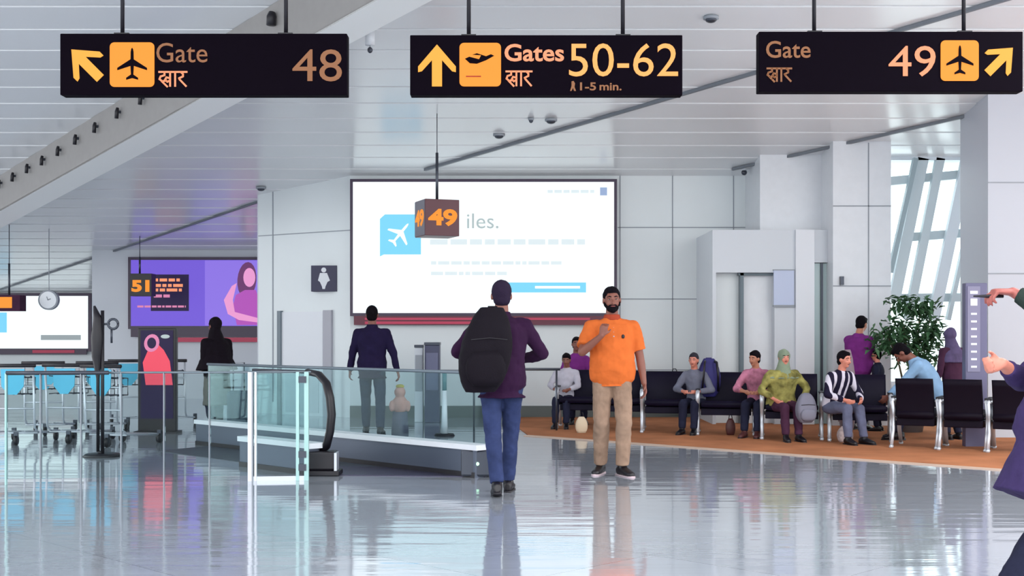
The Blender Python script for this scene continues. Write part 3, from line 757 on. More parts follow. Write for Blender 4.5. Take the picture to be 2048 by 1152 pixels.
# ---------------------------------------------------------------- waiting seats
def make_seat(m, w=.33):
    t = thing('airport_seat', 's', 'seat')
    rs = []
    for i in range(7):
        f_ = i/6; z = .36+f_*.46; y_ = -.20-.10*f_+.03*math.sin(f_*PI)
        rs.append(((0, y_, z), (w, 0, 0), (0, .03+.012*math.sin(f_*PI), 0)))
    MB().rings(rs, 24, True, .35).build('backrest', m, t, True)
    rs = []
    for i in range(6):
        f_ = i/5; y_ = -.24+.50*f_; rs.append(((0, y_, .39+.02*f_), (w, 0, 0), (0, 0, .045)))
    MB().rings(rs, 24, True, .4).build('seat_cushion', m, t, True)
    MB().box((-w, -.22, .26), (w, .20, .35)).build('seat_shell', m, t, bevel=.01)
    for s in (-1, 1):
        x = s*(w+.04)
        mb = MB(); mb.tube([(x, -.26, .56), (x, .20, .57), (x+s*.0, .245, .54), (x, .22, .44), (x, .14, .34), (x, .16, .2), (x, .27, .03)], [.026, .028, .03, .028, .026, .025, .022], 8)
        mb.tube([(x, -.26, .56), (x, -.16, .38), (x, -.2, .2), (x, -.3, .03)], .02, 8)
        mb.tube([(x, .14, .34), (x, -.17, .34)], .018, 8)
        mb.tube([(x, .27, .02), (x, .31, .01)], [.028, .022], 8); mb.tube([(x, -.3, .02), (x, -.34, .01)], [.028, .022], 8)
        fr = mb.build('leg_frame', M['chrome'], t, True)
        MB().box((x-.028, -.2, .58), (x+.028, .2, .605)).build('arm_pad', M['black'], fr, bevel=.008)
    MB().tube([(-w-.04, -.02, .32), (w+.04, -.02, .32)], .022, 8).build('beam', M['chrome'], t, True)
    return t
s0 = make_seat(M['seat']); s1 = None
seats = [(1160, 17.9, 8, 'black waiting seat at the left end, left of the orange polo man'),
         (1243, 17.6, 8, 'black waiting seat mostly hidden behind the orange polo man'),
         (1339, 17.2, 8, 'empty black seat between orange polo man and blue backpack'),
         (1452, 16.8, 10, 'empty black seat right of the navy backpack'),
         (1583, 16.1, 12, 'black seat under the person in the mustard shawl'),
         (1719, 15.8, 14, 'empty black seat facing camera in front of the standing purple shirt man')]
first = True
def rzpi(deg): return PI+math.radians(deg)
SEATPOS = {}
s0b = make_seat(M['seat'], .27)
for i_, (px, d, dg, lb) in enumerate(seats):
    o = (s0b, None, s0)[i_] if i_ in (0, 2) else copy_tree(s0b if i_ < 2 else s0)
    o.location = (GX(px, d), d, 0.009); o.rotation_euler = (0, 0, rzpi(-dg)); o['label'] = lb; o['group'] = 'black waiting seats along the carpet'
    SEATPOS[px] = o.location.copy()
s1 = make_seat(M['seat2'], .215)
first = True
for px, d, dg, lb in ((1837, 14.9, -28, 'black near seat seen from behind in front of pale blue shirt person'), (1932, 14.6, -28, 'black near seat seen from behind below the silver totem'), (2030, 14.3, -28, 'black near seat seen from behind at the right edge')):
    o = s1 if first else copy_tree(s1); first = False
    o.location = (GX(px, d), d, 0.009); o.rotation_euler = (0, 0, math.radians(dg)); o['label'] = lb; o['group'] = 'black near seats seen from behind'

# ---------------------------------------------------------------- luggage trolleys
def make_trolley():
    t = thing('luggage_trolley', 'x', 'trolley')
    mb = MB()
    for s in (-1, 1):
        mb.tube([(s*.26, -.42, .10), (s*.24, .30, .16), (s*.24, .40, .22), (s*.24, .46, .95)], .014, 8)
        mb.tube([(s*.1, -.40, .11), (s*.1, .32, .17)], .009, 6)
    for y_ in (-.4, -.15, .1, .32): mb.tube([(-.25, y_, .11+.05*(y_+.42)), (.25, y_, .11+.05*(y_+.42))], .01, 6)
    mb.tube([(-.24, .44, .72), (.24, .44, .72)], .012, 6); mb.tube([(-.24, .42, .45), (.24, .42, .45)], .012, 6)
    mb.build('frame', M['chrome'], t, True)
    mb = MB()
    for y_, w in ((.30, .2), (.18, .17)):
        for z in (.62, .72, .82): mb.tube([(-w, y_, z), (w, y_, z)], .006, 6)
    for x in (-.2, -.1, 0, .1, .2): mb.tube([(x, .44, .84), (x*.9, .18, .82), (x*.9, .18, .62), (x, .44, .62)], .006, 6)
    mb.build('basket', M['dark_steel'], t, True)
    MB().tube([(-.27, .47, .97), (.27, .47, .97)], .022, 10).build('handle', M['black'], t, True)
    b = MB().prism([(-.14, .462, .93), (.14, .462, .93), (.13, .462, .72), (.05, .462, .62), (-.05, .462, .62), (-.13, .462, .72)], (0, 1, 0), .012).build('advert_board', mat('trolley_blue', (84, 186, 220), .4) if 'tb' not in M else M['tb'], t)
    for x, y_ in ((-.26, -.40), (.26, -.40), (0, .34)):
        mb = MB(); mb.cyl((x-.018, y_, .06), (x+.018, y_, .06), .06, .06, 14); w_ = mb.build('wheel', M['rubber'], t, True)
        MB().box((x-.026, y_-.015, .05), (x+.026, y_+.015, .16)).build('fork', M['dark_steel'], w_)
    return t
tr0 = make_trolley()
tro = [(50, 15.5, 184), (100, 16.9, 190), (160, 15.7, 176), (205, 17.0, 190), (246, 15.2, 165), (258, 18.2, 195), (346, 18.3, 186)]
lbs = ['luggage trolley with blue board, leftmost in the row behind the glass fence', 'luggage trolley further back between the two leftmost blue-board trolleys', 'luggage trolley with blue board just left of the black pole stand',
       'luggage trolley further back directly behind the black pole stand', 'nearest luggage trolley, just right of the black pole stand',
       'farthest luggage trolley left of the lit poster stand', 'luggage trolley standing apart, right behind the lit poster stand']
for i, ((px, d, a), lb) in enumerate(zip(tro, lbs)):
    o = tr0 if i == 0 else copy_tree(tr0)
    o.location = (GX(px, d), d, 0); o.rotation_euler = (0, 0, math.radians(a)); o['label'] = lb; o['group'] = 'luggage trolleys parked behind the glass fence'

# ---------------------------------------------------------------- potted plant
def leafy(root, pts, n, spread, size, m, seed=3):
    rnd = random.Random(seed); mb = MB()
    for i in range(n):
        c = rnd.choice(pts); p = V(c[:3])+V((rnd.gauss(0, 1), rnd.gauss(0, 1), rnd.gauss(0, .8)))*c[3]*spread
        a = rnd.uniform(0, 2*PI); tilt = rnd.uniform(-1.0, .5); L = size*rnd.uniform(.7, 1.3); W = L*.22
        d = V((math.cos(a)*math.cos(tilt), math.sin(a)*math.cos(tilt), math.sin(tilt))); sdir = d.cross(V((0, 0, 1))).normalized(); nn = sdir.cross(d)
        mb.add([p, p+d*L*.4+sdir*W+nn*W*.4, p+d*L-V((0, 0, L*.15)), p+d*L*.4-sdir*W+nn*W*.4, p+d*L*.45-nn*.01], [(0, 1, 4), (1, 2, 4), (2, 3, 4), (3, 0, 4)])
    return mb.build('foliage', m, root)
mleaf = mat('leaf_green', (62, 100, 66), .5, vary=.35, vscale=6)
dpl = 17.2
t = thing('potted_plant', 'bushy green potted plant before the tall window', 'plant', (GX(1815, dpl), dpl, 0.009))
MB().rings([((0, 0, 0), (.2, 0, 0), (0, .2, 0)), ((0, 0, .42), (.27, 0, 0), (0, .27, 0)), ((0, 0, .45), (.28, 0, 0), (0, .28, 0)), ((0, 0, .45), (.24, 0, 0), (0, .24, 0)), ((0, 0, .40), (.24, 0, 0), (0, .24, 0))], 24).build('pot', mat('grey_pot', (120, 120, 124), .5), t, True)
mb = MB(); mb.tube([(0, 0, .38), (.02, 0, .9), (-.06, .02, 1.5)], [.022, .018, .01], 8); mb.tube([(0, 0, .4), (.12, .03, .95), (.18, 0, 1.7)], [.02, .014, .008], 8); mb.tube([(0, 0, .4), (-.12, -.03, .9), (-.28, 0, 1.35)], [.02, .014, .008], 8)
mb.tube([(.02, 0, .9), (.25, .05, 1.2), (.32, .0, 1.6)], [.014, .01, .006], 8)
mb.build('stem', mat('stem_brown', (90, 80, 60), .8), t, True)
leafy(t, [(-.25, 0, 1.32, .15), (-.1, 0, 1.35, .18), (.08, 0, 1.28, .17), (.22, 0, 1.2, .13), (-.05, .05, 1.45, .16), (-.3, 0, 1.2, .1), (.3, 0, 1.45, .1), (.25, 0, 1.68, .1), (.1, 0, 1.72, .1), (-.1, 0, 1.75, .1), (.33, 0, 1.3, .1), (.28, 0, 1.05, .1), (0, 0, 1.1, .17)], 950, .85, .13, mleaf)
# ---------------------------------------------------------------- people
def ik(a, b, l1, l2, pole):
    a = V(a); b = V(b); d = b-a; L = d.length; L2 = min(L, (l1+l2)*.995); dn = d.normalized(); b = a+dn*L2
    x = (l1*l1-l2*l2+L2*L2)/(2*L2); h = math.sqrt(max(0, l1*l1-x*x))
    p = V(pole); p = (p-dn*p.dot(dn)).normalized()
    return a+dn*x+p*h, b
def finish(o, voxel, smooth_it=3, wr=0., wsize=.1):
    r = o.modifiers.new('remesh', 'REMESH'); r.mode = 'VOXEL'; r.voxel_size = voxel; r.use_smooth_shade = True
    if wr:
        tx = bpy.data.textures.get('folds%g' % wsize) or bpy.data.textures.new('folds%g' % wsize, 'CLOUDS'); tx.noise_scale = wsize
        d = o.modifiers.new('folds', 'DISPLACE'); d.texture = tx; d.strength = wr; d.mid_level = .5; d.texture_coords = 'LOCAL'
    s = o.modifiers.new('smooth', 'SMOOTH'); s.factor = .5; s.iterations = smooth_it
    return o
def person(label, loc, rz, H=1.75, **q):
    k = H/1.75; g = q.get
    S = lambda v: V(v)*k
    root = thing('person', label, 'person', loc, rz, g('group'))
    vox = g('vox', .012); skin = g('skin', M['skin']); wide = g('wide', 1.0); belly = g('belly', 0.)
    pel = S(g('pelvis', (0, 0, .93))); sp = V(g('spine', (0, .03, 1))).normalized(); fw = V((0, 1, 0)); fw = (fw-sp*sp.dot(fw)).normalized()
    # shoulders may twist
    tw = math.radians(g('twist', 0)); sx = V((math.cos(tw), math.sin(tw), 0)); sy = V((-math.sin(tw), math.cos(tw), 0)); sy = (sy-sp*sp.dot(sy)).normalized()
    bend = g('bend', 0.)    # extra forward bend of the upper spine
    def spt(t): return pel+sp*t*k+sy*(bend*max(0, t-.1)**2*k)
    prof = [(-.10, .115, .085), (-.04, .160, .112), (.05, .162, .115), (.14, .145, .103), (.24, .152, .108), (.34, .168, .113), (.42, .172, .104), (.475, .135, .085), (.52, .068, .062)]
    def torso(mb, inf, t0=-1, t1=1, extra=0.):
        rs = []
        for t, a, b in prof:
            if t < t0-1e-4 or t > t1+1e-4: continue
            bl = belly*math.exp(-((t-.14)/.13)**2)
            c = spt(t)+sy*bl*.5*k
            rs.append((c, sx*(a*wide+bl*.4+inf+extra)*k, sy*(b+bl*.5+inf+extra)*k))
        if -.9 < t0 < -.1: 
            t, a, b = prof[1]; rs.insert(0, (spt(t0)+sy*0, sx*(a*wide+inf+extra*1.3)*k, sy*(b+inf+extra)*k))
        mb.rings(rs, 24)
    sh = {s: spt(.445)+sx*s*.175*wide*k for s in (-1, 1)}
    wr_ = {1: S(g('rh', (.28, .05, .86))), -1: S(g('lh', (-.28, .05, .86)))}
    ep = {1: g('rep', (.5, -1, 0)), -1: g('lep', (-.5, -1, 0))}
    el = {}
    for s in (-1, 1): el[s], wr_[s] = ik(sh[s], wr_[s], .285*k, .255*k, ep[s])
    hip = {s: pel+V((s*.088*k, 0, -.02*k)) for s in (-1, 1)}
    an = {1: S(g('rf', (.1, 0, .085))), -1: S(g('lf', (-.1, 0, .085)))}
    kp = {1: g('rkp', (0.1, 1, .1)), -1: g('lkp', (-.1, 1, .1))}
    kn = {}
    for s in (-1, 1): kn[s], an[s] = ik(hip[s], an[s], .43*k, .42*k, kp[s])
    toe = {1: g('rt', 8), -1: g('lt', -8)}
    # ---- body
    mb = MB(); torso(mb, 0)
    hd = V(g('head', (0, .02, 1))).normalized(); hy = math.radians(g('hyaw', 0))
    hf = V((-math.sin(hy+tw), math.cos(hy+tw), g('hpitch', 0.))); hf = (hf-hd*hd.dot(hf)).normalized(); hx = hf.cross(hd)
    nb = spt(.50); nt = nb+(sp*.4+hd*.6)*.115*k+sy*g('neckf', .01)*k
    mb.cap(nb, .062*k, nt, .056*k)
    hc = nt+hd*.085*k+hf*.018*k
    R = Matrix((hx, hf, hd)).transposed()
    def hp(x, y, z): return hc+R @ (V((x, y, z))*k)
    mb.ell(hp(0, -.008, .02), V((.075, .096, .095))*k, R, 20, 14); mb.ell(hp(0, .022, -.045), V((.056, .066, .068))*k, R); mb.ell(hp(0, .06, -.088), V((.026, .024, .022))*k, R)
    mb.cap(hp(0, .092, .0), .010*k, hp(0, .108, -.028), .015*k, 8)
    for s in (-1, 1):
        mb.ell(hp(s*.079, -.006, -.008), V((.011, .02, .032))*k, R, 10, 8); mb.ell(hp(s*.036, .062, -.03), V((.024, .022, .024))*k, R, 10, 8)
        mb.ell(hp(s*.032, .080, .026), V((.024, .012, .008))*k, R, 10, 8)
    for s in (-1, 1):
        mb.cap(sh[s]-sx*s*.05*k, .062*k, sh[s]+V((0, 0, -.005)), .056*k)
        mid = sh[s].lerp(el[s], .5); mb.cap(sh[s], .054*k, mid, .048*k); mb.cap(mid, .048*k, el[s], .040*k)
        m2 = el[s].lerp(wr_[s], .3); mb.cap(el[s], .040*k, m2, .041*k); mb.cap(m2, .041*k, wr_[s], .026*k)
        # hand
        fd = (wr_[s]-el[s]).normalized(); hdv = g('rhd' if s == 1 else 'lhd')
        if hdv: fd = V(hdv).normalized()
        pn = V(g('rpn' if s == 1 else 'lpn', (-s, .1, 0))); pn = (pn-fd*pn.dot(fd)).normalized(); side = fd.cross(pn)*(-s)   # side: towards thumb
        if g('rth' if s == 1 else 'lth'): tv = V(g('rth' if s == 1 else 'lth')); side = side if side.dot(tv) > 0 else -side
        elif abs(fd.z) > .6: side = side if side.dot(fw) > 0 else -side
        hk = k*g('hk', 1.0); w0 = wr_[s]
        mb.rings([(w0-fd*.01*hk, side*.026*hk, pn*.02*hk), (w0+fd*.03*hk, side*.036*hk, pn*.017*hk), (w0+fd*.07*hk, side*.041*hk, pn*.015*hk), (w0+fd*.095*hk, side*.038*hk, pn*.011*hk)], 14)
        curl = g('rcurl' if s == 1 else 'lcurl', .5); fr = g('fr', .0088)
        for j, (off, ln) in enumerate(((.030, .070), (.010, .078), (-.010, .073), (-.029, .058))):
            b0 = w0+fd*.088*hk+side*off*hk; d = (fd+side*off*1.2).normalized(); ang = 0; p0 = b0-fd*.012*hk
            cj = curl*(1+.12*j)
            for si, fl_ in enumerate((.45, .32, .23)):
                ang += cj*(.8, 1.0, .7)[si]
                dd = d*math.cos(ang)+pn*math.sin(ang); p1 = p0+dd*(ln*fl_+(.012 if si == 0 else 0))*hk
                mb.cap(p0, (fr-.0006*si)*hk, p1, (fr-.0006*(si+1))*hk, 8); p0 = p1
        tb = w0+fd*.022*hk+side*.028*hk; td = (fd*.62+side*.66+pn*.42).normalized(); t1 = tb+td*.038*hk
        mb.cap(tb-td*.01, .0135*hk, t1, .0105*hk, 8); t2 = t1+(fd*.85+side*.2+pn*(.3+curl*.4)).normalized()*.034*hk; mb.cap(t1, .0105*hk, t2, .0085*hk, 8)
    foot = {}
    for s in (-1, 1):
        mb.cap(hip[s], .086*k, kn[s], .056*k); m2 = kn[s].lerp(an[s], .3)
        mb.cap(kn[s], .055*k, m2-V((0, .012*k, 0)), .054*k); mb.cap(m2-V((0, .012*k, 0)), .054*k, an[s], .036*k)
        a = math.radians(toe[s]); fdir = V((math.sin(a), math.cos(a), 0)); pit = math.radians(g('rp' if s == 1 else 'lp', 0))
        fdir = (fdir*math.cos(pit)+V((0, 0, -math.sin(pit)))).normalized(); fs = V((fdir.y, -fdir.x, 0)).normalized(); fu = fs.cross(fdir)
        foot[s] = (fdir, fs, fu)
        hl = an[s]-fdir*.05*k-fu*.045*k; tp = an[s]+fdir*.15*k-fu*.055*k
        mb.cap(hl, .034*k, tp, .028*k)
    o = mb.build('body', skin, root, True); finish(o, vox)
    # ---- head details
    if g('face', True):
        for s in (-1, 1):
            e = MB().ell(hp(s*.031, .077, .008), V((.011, .011, .006))*k, R, 12, 8).build('eye', M['eyew'], root, True)
            MB().ell(hp(s*.031, .087, .008), V((.0055, .004, .0055))*k, R, 10, 6).build('iris', M['iris'], e, True)
            MB().tube([hp(s*.014, .088, .030), hp(s*.032, .086, .035), hp(s*.052, .072, .028)], [.004*k, .0055*k, .003*k], 6).build('eyebrow', g('hairm', M['hair']), root, True)
        MB().ell(hp(0, .086, -.056), V((.024, .010, .0075))*k, R, 12, 6).build('mouth', M['lip'], root, True)
    hm = g('hairm', M['hair']); hs = g('hair', 'short')
    if hs == 'short':
        mb = MB(); mb.ell(hp(0, -.022, .032), V((.084, .098, .098))*k, R, 20, 14)
        mb.ell(hp(0, .035, .085), V((.06, .048, .034))*k, R); mb.ell(hp(0, -.045, -.035), V((.073, .062, .062))*k, R)
        finish(mb.build('hair', hm, root, True), vox, 2, .008, .03)
    if hs in ('long', 'bun'):
        mb = MB(); mb.ell(hp(0, -.022, .03), V((.09, .105, .102))*k, R, 20, 14); mb.ell(hp(0, -.06, -.06), V((.085, .06, .13))*k, R)
        finish(mb.build('hair', hm, root, True), vox, 2, .01, .03)
    if g('beard'):
        mb = MB(); mb.ell(hp(0, .026, -.066), V((.061, .066, .052))*k, R, 16, 10); mb.ell(hp(0, .064, -.092), V((.033, .03, .03))*k, R)
        mb.cap(hp(-.03, .084, -.046), .007*k, hp(.03, .084, -.046), .007*k, 8)
        for s in (-1, 1): mb.cap(hp(s*.066, .012, -.045), .014*k, hp(s*.072, .0, .005), .010*k, 8)
        finish(mb.build('beard', hm, root, True), vox*.7, 1)
    if hs == 'scarf' or g('scarf'):
        sm = g('scarf', M['abaya'])
        mb = MB(); mb.ell(hp(0, -.018, .022), V((.092, .106, .108))*k, R, 20, 14); mb.ell(hp(0, -.01, -.07), V((.082, .085, .09))*k, R)
        dp = g('drape', .12)
        mb.rings([(hp(0, -.01, -.05), sx*.08*k, sy*.085*k), (spt(.50), sx*.12*k, sy*.11*k), (spt(.43), sx*.20*wide*k, sy*.135*k), (spt(.43-dp*.5), sx*(.215*wide+.02)*k, sy*.15*k), (spt(.43-dp), sx*(.21*wide+.03+g('dw', 0))*k, sy*(.16+g('dw', 0))*k)], 22)
        finish(mb.build('headscarf', sm, root, True), vox, 3, .02, .08)
    # ---- clothes
    top = g('top'); bot = g('bottom')
    if bot is not None:
        mb = MB(); fl = g('flare', .012)
        mb.rings([(pel+sp*t*k, sx*(a*wide+.014)*k, sy*(b+.016)*k) for t, a, b in ((-.11, .12, .09), (-.04, .156, .112), (.04, .150, .106), (.07, .140, .098))], 22)
        for s in (-1, 1):
            mb.cap(hip[s]+V((0, 0, -.01)), (.098)*k, kn[s], (.060+fl)*k)
            m2 = kn[s].lerp(an[s], .35)-V((0, .01*k, 0)); mb.cap(kn[s], (.060+fl)*k, m2, (.058+fl)*k)
            e = kn[s].lerp(an[s], .97); mb.tube([m2, e], [(.058+fl)*k, (.046+fl)*k], 16)
        finish(mb.build('trousers', bot, root, True), vox, 3, .022, .07)
    if g('skirt') is not None:
        z0 = g('skz', .25)*k; mb = MB()
        mb.rings([(pel+sp*.1*k, sx*.15*k, sy*.11*k), (pel, sx*.18*wide*k, sy*.14*k), (V((pel.x, pel.y, (pel.z+z0)/2)), sx*.2*k, sy*.17*k), (V((pel.x, pel.y, z0)), sx*.21*k, sy*.19*k)], 24)
        finish(mb.build('skirt', g('skirt'), root, True), vox, 3, .035, .1)
    if top is not None:
        mb = MB(); hem = g('hem', -.12)
        torso(mb, .016, hem, .475, g('loose', .004))
        sl = g('sleeve', .6); tpn = g('name_top', 'shirt')
        mb.rings([(spt(.455), sx*.15*wide*k, sy*.095*k), (spt(.48), sx*.155*wide*k, sy*.098*k), (spt(.505), sx*.122*wide*k, sy*.086*k), (spt(.53), sx*.08*k, sy*.076*k), (spt(.55), sx*.068*k, sy*.068*k)], 18)
        for s in (-1, 1):
            mb.cap(sh[s]-sx*s*.06*k, .074*k, sh[s], .070*k)
            if sl <= 1:
                e = sh[s].lerp(el[s], sl); mb.tube([sh[s], e], [.070*k, (.060+g('slw', .006))*k], 16)
            else:
                mb.cap(sh[s], .070*k, el[s], .055*k); e = el[s].lerp(wr_[s], sl-1); mb.cap(el[s], .055*k, el[s].lerp(e, .5), .052*k); mb.tube([el[s].lerp(e, .5), e], [.052*k, .042*k], 14)
        o = finish(mb.build(tpn, top, root, True), vox, 3, g('wr', .02), .09)
    if g('collar'):
        cf = g('flaps', False)
        mb = MB()
        c = spt(.535); mb.rings([(c-sp*.025*k, sx*.088*k, sy*.086*k), (c+sp*.03*k, sx*.072*k, sy*.072*k)], 18)
        for s in ((-1, 1) if cf else ()): mb.prism([c+sx*s*.01*k+sy*.078*k, c+sx*s*.075*k+sy*.05*k+sp*.01*k, c+sx*s*.06*k+sy*.115*k-sp*.06*k, c+sx*s*.02*k+sy*.118*k-sp*.055*k], sy, .008)
        finish(mb.build('collar', g('collar'), root, True), vox*.6, 1)
    for s in (-1, 1):
        fdir, fs, fu = foot[s]; a = an[s]
        mb = MB()
        mb.rings([(a-fdir*.085*k-fu*.04*k, fs*.026*k, fu*.036*k), (a-fdir*.05*k-fu*.035*k, fs*.04*k, fu*.05*k), (a+fdir*.02*k-fu*.035*k, fs*.043*k, fu*.05*k), (a+fdir*.10*k-fu*.048*k, fs*.05*k, fu*.036*k), (a+fdir*.165*k-fu*.058*k, fs*.042*k, fu*.026*k), (a+fdir*.19*k-fu*.062*k, fs*.02*k, fu*.018*k)], 16)
        mb.cap(a, .046*k, a-fu*.03*k, .046*k)
        sh_o = finish(mb.build('shoe', g('shoem', M['shoe']), root, True), max(.006, vox*.8), 2)
        mb = MB(); mb.rings([(a-fdir*.095*k-fu*.08*k, fs*.03*k, fu*.012*k), (a+fdir*.03*k-fu*.08*k, fs*.043*k, fu*.011*k), (a+fdir*.10*k-fu*.08*k, fs*.052*k, fu*.011*k), (a+fdir*.17*k-fu*.08*k, fs*.044*k, fu*.011*k), (a+fdir*.20*k-fu*.08*k, fs*.02*k, fu*.01*k)], 14)
        mb.build('sole', g('solem', M['black']), sh_o, True)
    return dict(root=root, sh=sh, el=el, wr=wr_, hc=hc, hp=hp, spt=spt, sx=sx, sy=sy, an=an, pel=pel, k=k, kn=kn)

def world(root, p):
    a = root.rotation_euler.z; c, s = math.cos(a), math.sin(a); p = V(p)
    return V((p.x*c-p.y*s, p.x*s+p.y*c, p.z))+root.location

# man in aubergine seen from behind
L = (GX(1003, 10.55), 10.55, 0)
A1 = person('man seen from behind in aubergine shirt and blue jeans, walking away', L, math.radians(0), 1.80, vox=.009, skin=M['skin'], hairm=M['hair2'],
            spine=(.0, .02, 1), twist=4, wide=1.08, rh=(.17, .30, 1.10), rep=(1, -.35, -.5), lh=(-.20, .26, 1.12), lep=(-1, -.4, -.4), rcurl=.8, lcurl=.9,
            rf=(.055, .17, .085), lf=(-.035, -.16, .095), rt=6, lt=-4, lp=14, top=M['aub'], sleeve=1.93, hem=-.14, bottom=M['jean'], flare=.008, head=(.0, .05, 1), hyaw=0, collar=M['aub'], face=True, wr=.024, name_top='shirt', loose=.016, neckf=0)
# orange polo man
L = (GX(1224, 12.0), 12.0, 0)
A2 = person('man in orange polo and khaki trousers walking towards camera, hand at chest', L, PI+math.radians(2), 1.80, vox=.009, skin=M['skin'], hairm=M['hair'], beard=True,
            spine=(.0, -.01, 1), wide=1.12, belly=.045, rh=(.12, .24, 1.30), rep=(.9, -.3, -1), lh=(-.30, .03, .83), lep=(-.6, -1, 0), rhd=(-.25, .1, 1), rpn=(-.3, -.9, .2), rcurl=.9, lcurl=.5,
            rf=(.10, -.08, .085), lf=(-.085, .10, .085), rt=22, lt=-22, top=M['orangeshirt'], sleeve=.78, slw=.016, hem=-.101, loose=.012, bottom=M['khaki'], flare=.016, collar=M['collar'], head=(.03, .04, 1), hpitch=-.05, shoem=M['shoe'], solem=M['sole'], wr=.024)
k = A2['k']
lg = MB().ell(A2['spt'](.36)+V((-.09, .142, 0)), (.016, .012, .02), seg=10, lat=6).build('chest_emblem', M['black'], A2['root'], True)
mb = MB()
for j in range(3): mb.ell(A2['spt'](.44-.04*j)+V((0, .125+.012*j, 0)), (.007, .006, .007), seg=8, lat=6)
mb.build('shirt_buttons', M['whitec'], A2['root'], True)

# man in navy suit
L = (GX(744, 16.8), 16.8, 0)
A3 = person('man in dark navy suit jacket walking away beyond the walkway glass', L, math.radians(2), 1.73, vox=.011, hairm=M['hair'], wide=1.08, spine=(.0, .04, 1), rh=(.36, -.05, .83), rep=(.7, -1, 0), lh=(-.31, .12, .84), lep=(-.8, -1, 0),
            rf=(.12, -.12, .085), lf=(-.09, .16, .085), top=M['suit'], sleeve=1.95, hem=-.17, loose=.014, bottom=M['suit_tr'], flare=.01, head=(-.02, .05, 1), face=True, name_top='jacket', wr=.026, collar=M['suit'])
# woman in black veil, walking with suitcase
L = (GX(434, 16.3), 16.3, 0)
A4 = person('woman in long black veil and khaki tunic behind the glass fence', L, math.radians(40), 1.57, vox=.011, hair='scarf', scarf=M['abaya'], drape=.38, dw=.08, wide=1.0, spine=(0, .06, 1), rh=(.12, .22, 1.0), lh=(-.12, .22, 1.0), lep=(-.4, -1, -.5), rep=(.4, -1, -.5),
            rf=(.08, .12, .085), lf=(-.08, -.08, .085), top=M['abaya'], sleeve=1.9, hem=-.06, loose=.02, bottom=M['darktr'], skirt=M['tunic'], skz=.47, head=(0, .06, 1), face=True, hyaw=10)
t = thing('suitcase', 'navy upright suitcase standing right of the woman in black veil', 'suitcase', (GX(476, 16.1), 16.1, 0), .1)
MB().box((-.13, -.11, .06), (.13, .11, .62)).build('shell', M['suit_tr'], t, bevel=.03)
MB().tube([(-.07, .09, .6), (-.07, .09, .98), (.07, .09, .98), (.07, .09, .6)], .009).build('handle', M['dark_steel'], t, True)
for sx_ in (-1, 1):
    for sy_ in (-1, 1): MB().cyl((sx_*.1-.012, sy_*.08, .03), (sx_*.1+.012, sy_*.08, .03), .03, .03, 12).build('wheel', M['rubber'], t, True)

# ---- seated people along the carpet
def seated(label, px, d, rz, H, zseat=.43, **q):
    base = dict(pelvis=(0, -.02, zseat/(H/1.75)+.06), rf=(.10, .46, .085), lf=(-.10, .46, .085), rkp=(0, .3, 1), lkp=(0, .3, 1), rh=(.13, .30, .70), lh=(-.13, .30, .70), rep=(1, -.6, -.4), lep=(-1, -.6, -.4), vox=.012, sleeve=1.9, hem=-.04)
    base.update(q)
    return person(label, (GX(px, d), d, .009), rz, H*.95, **base)
seated('seated person in pink check shirt between two black seats', 1516, 16.5, PI+math.radians(-25), 1.55, spine=(0, .25, 1), bend=.2, top=M['pink'], bottom=M['darktr'], head=(0, .2, 1), shoem=M['brownshoe'], sleeve=1.6, hyaw=-20, skin=M['skin2'], wide=.95)
seated('seated person wrapped in mustard printed shawl with grey green headscarf', 1563, 15.95, PI+math.radians(8), 1.55, spine=(0, .10, 1), bend=.3, top=M['yellow'], bottom=M['maroonc'], scarf=mat('sage_scarf', (128, 142, 120), .9, vary=.2), hair='scarf', drape=.04, wide=1.15, loose=.03, lh=(-.26, .24, .66), rh=(.2, .24, .62), skirt=None, skin=M['skin3'], wr=.04)
seated('seated man in black and white striped shirt with greyish jeans, leaning forward', 1668, 15.55, PI+math.radians(28), 1.60, spine=(0.06, .32, 1), bend=.3, top=M['stripe'], bottom=mat('grey_denim', (92, 96, 122), .9, vary=.2), head=(0, .12, 1), hyaw=10, rf=(.14, .44, .085), lf=(-.1, .5, .085), skin=M['skin3'], rh=(.16, .4, .62), lh=(-.12, .42, .62))
seated('person in pale blue shirt bent forward behind the near black seats', 1872, 15.75, math.radians(72), 1.85, zseat=.53, spine=(0, .5, 1), bend=.3, top=M['lblue'], bottom=M['darktr'], head=(0, .9, .6), rh=(.16, .58, .48), lh=(-.16, .62, .50), hpitch=-1.0, hairm=M['hair'], wide=1.08, hem=-.08, loose=.012)
seated('dark haired person in white clothing low in the leftmost seat', 1128, 18.05, math.radians(170), 1.45, spine=(-.08, -.10, 1), top=M['whitec'], bottom=M['darktr'], zseat=.40, head=(0, .3, 1))
seated('person in purple top seated beyond, just left of the orange polo man', 1153, 19.0, PI, 1.66, zseat=.53, top=M['purple'], bottom=M['darktr'], hairm=M['hair'], wide=.9)
seated('person with dark grey hair and pale grey top seated beside the navy backpack', 1392, 17.0, PI+math.radians(-25), 1.50, zseat=.40, spine=(0, .15, 1), bend=.2, top=M['greyc'], bottom=M['darktr'], hairm=M['hair3'], head=(0, .1, 1), wide=.9, skin=M['skin3'])
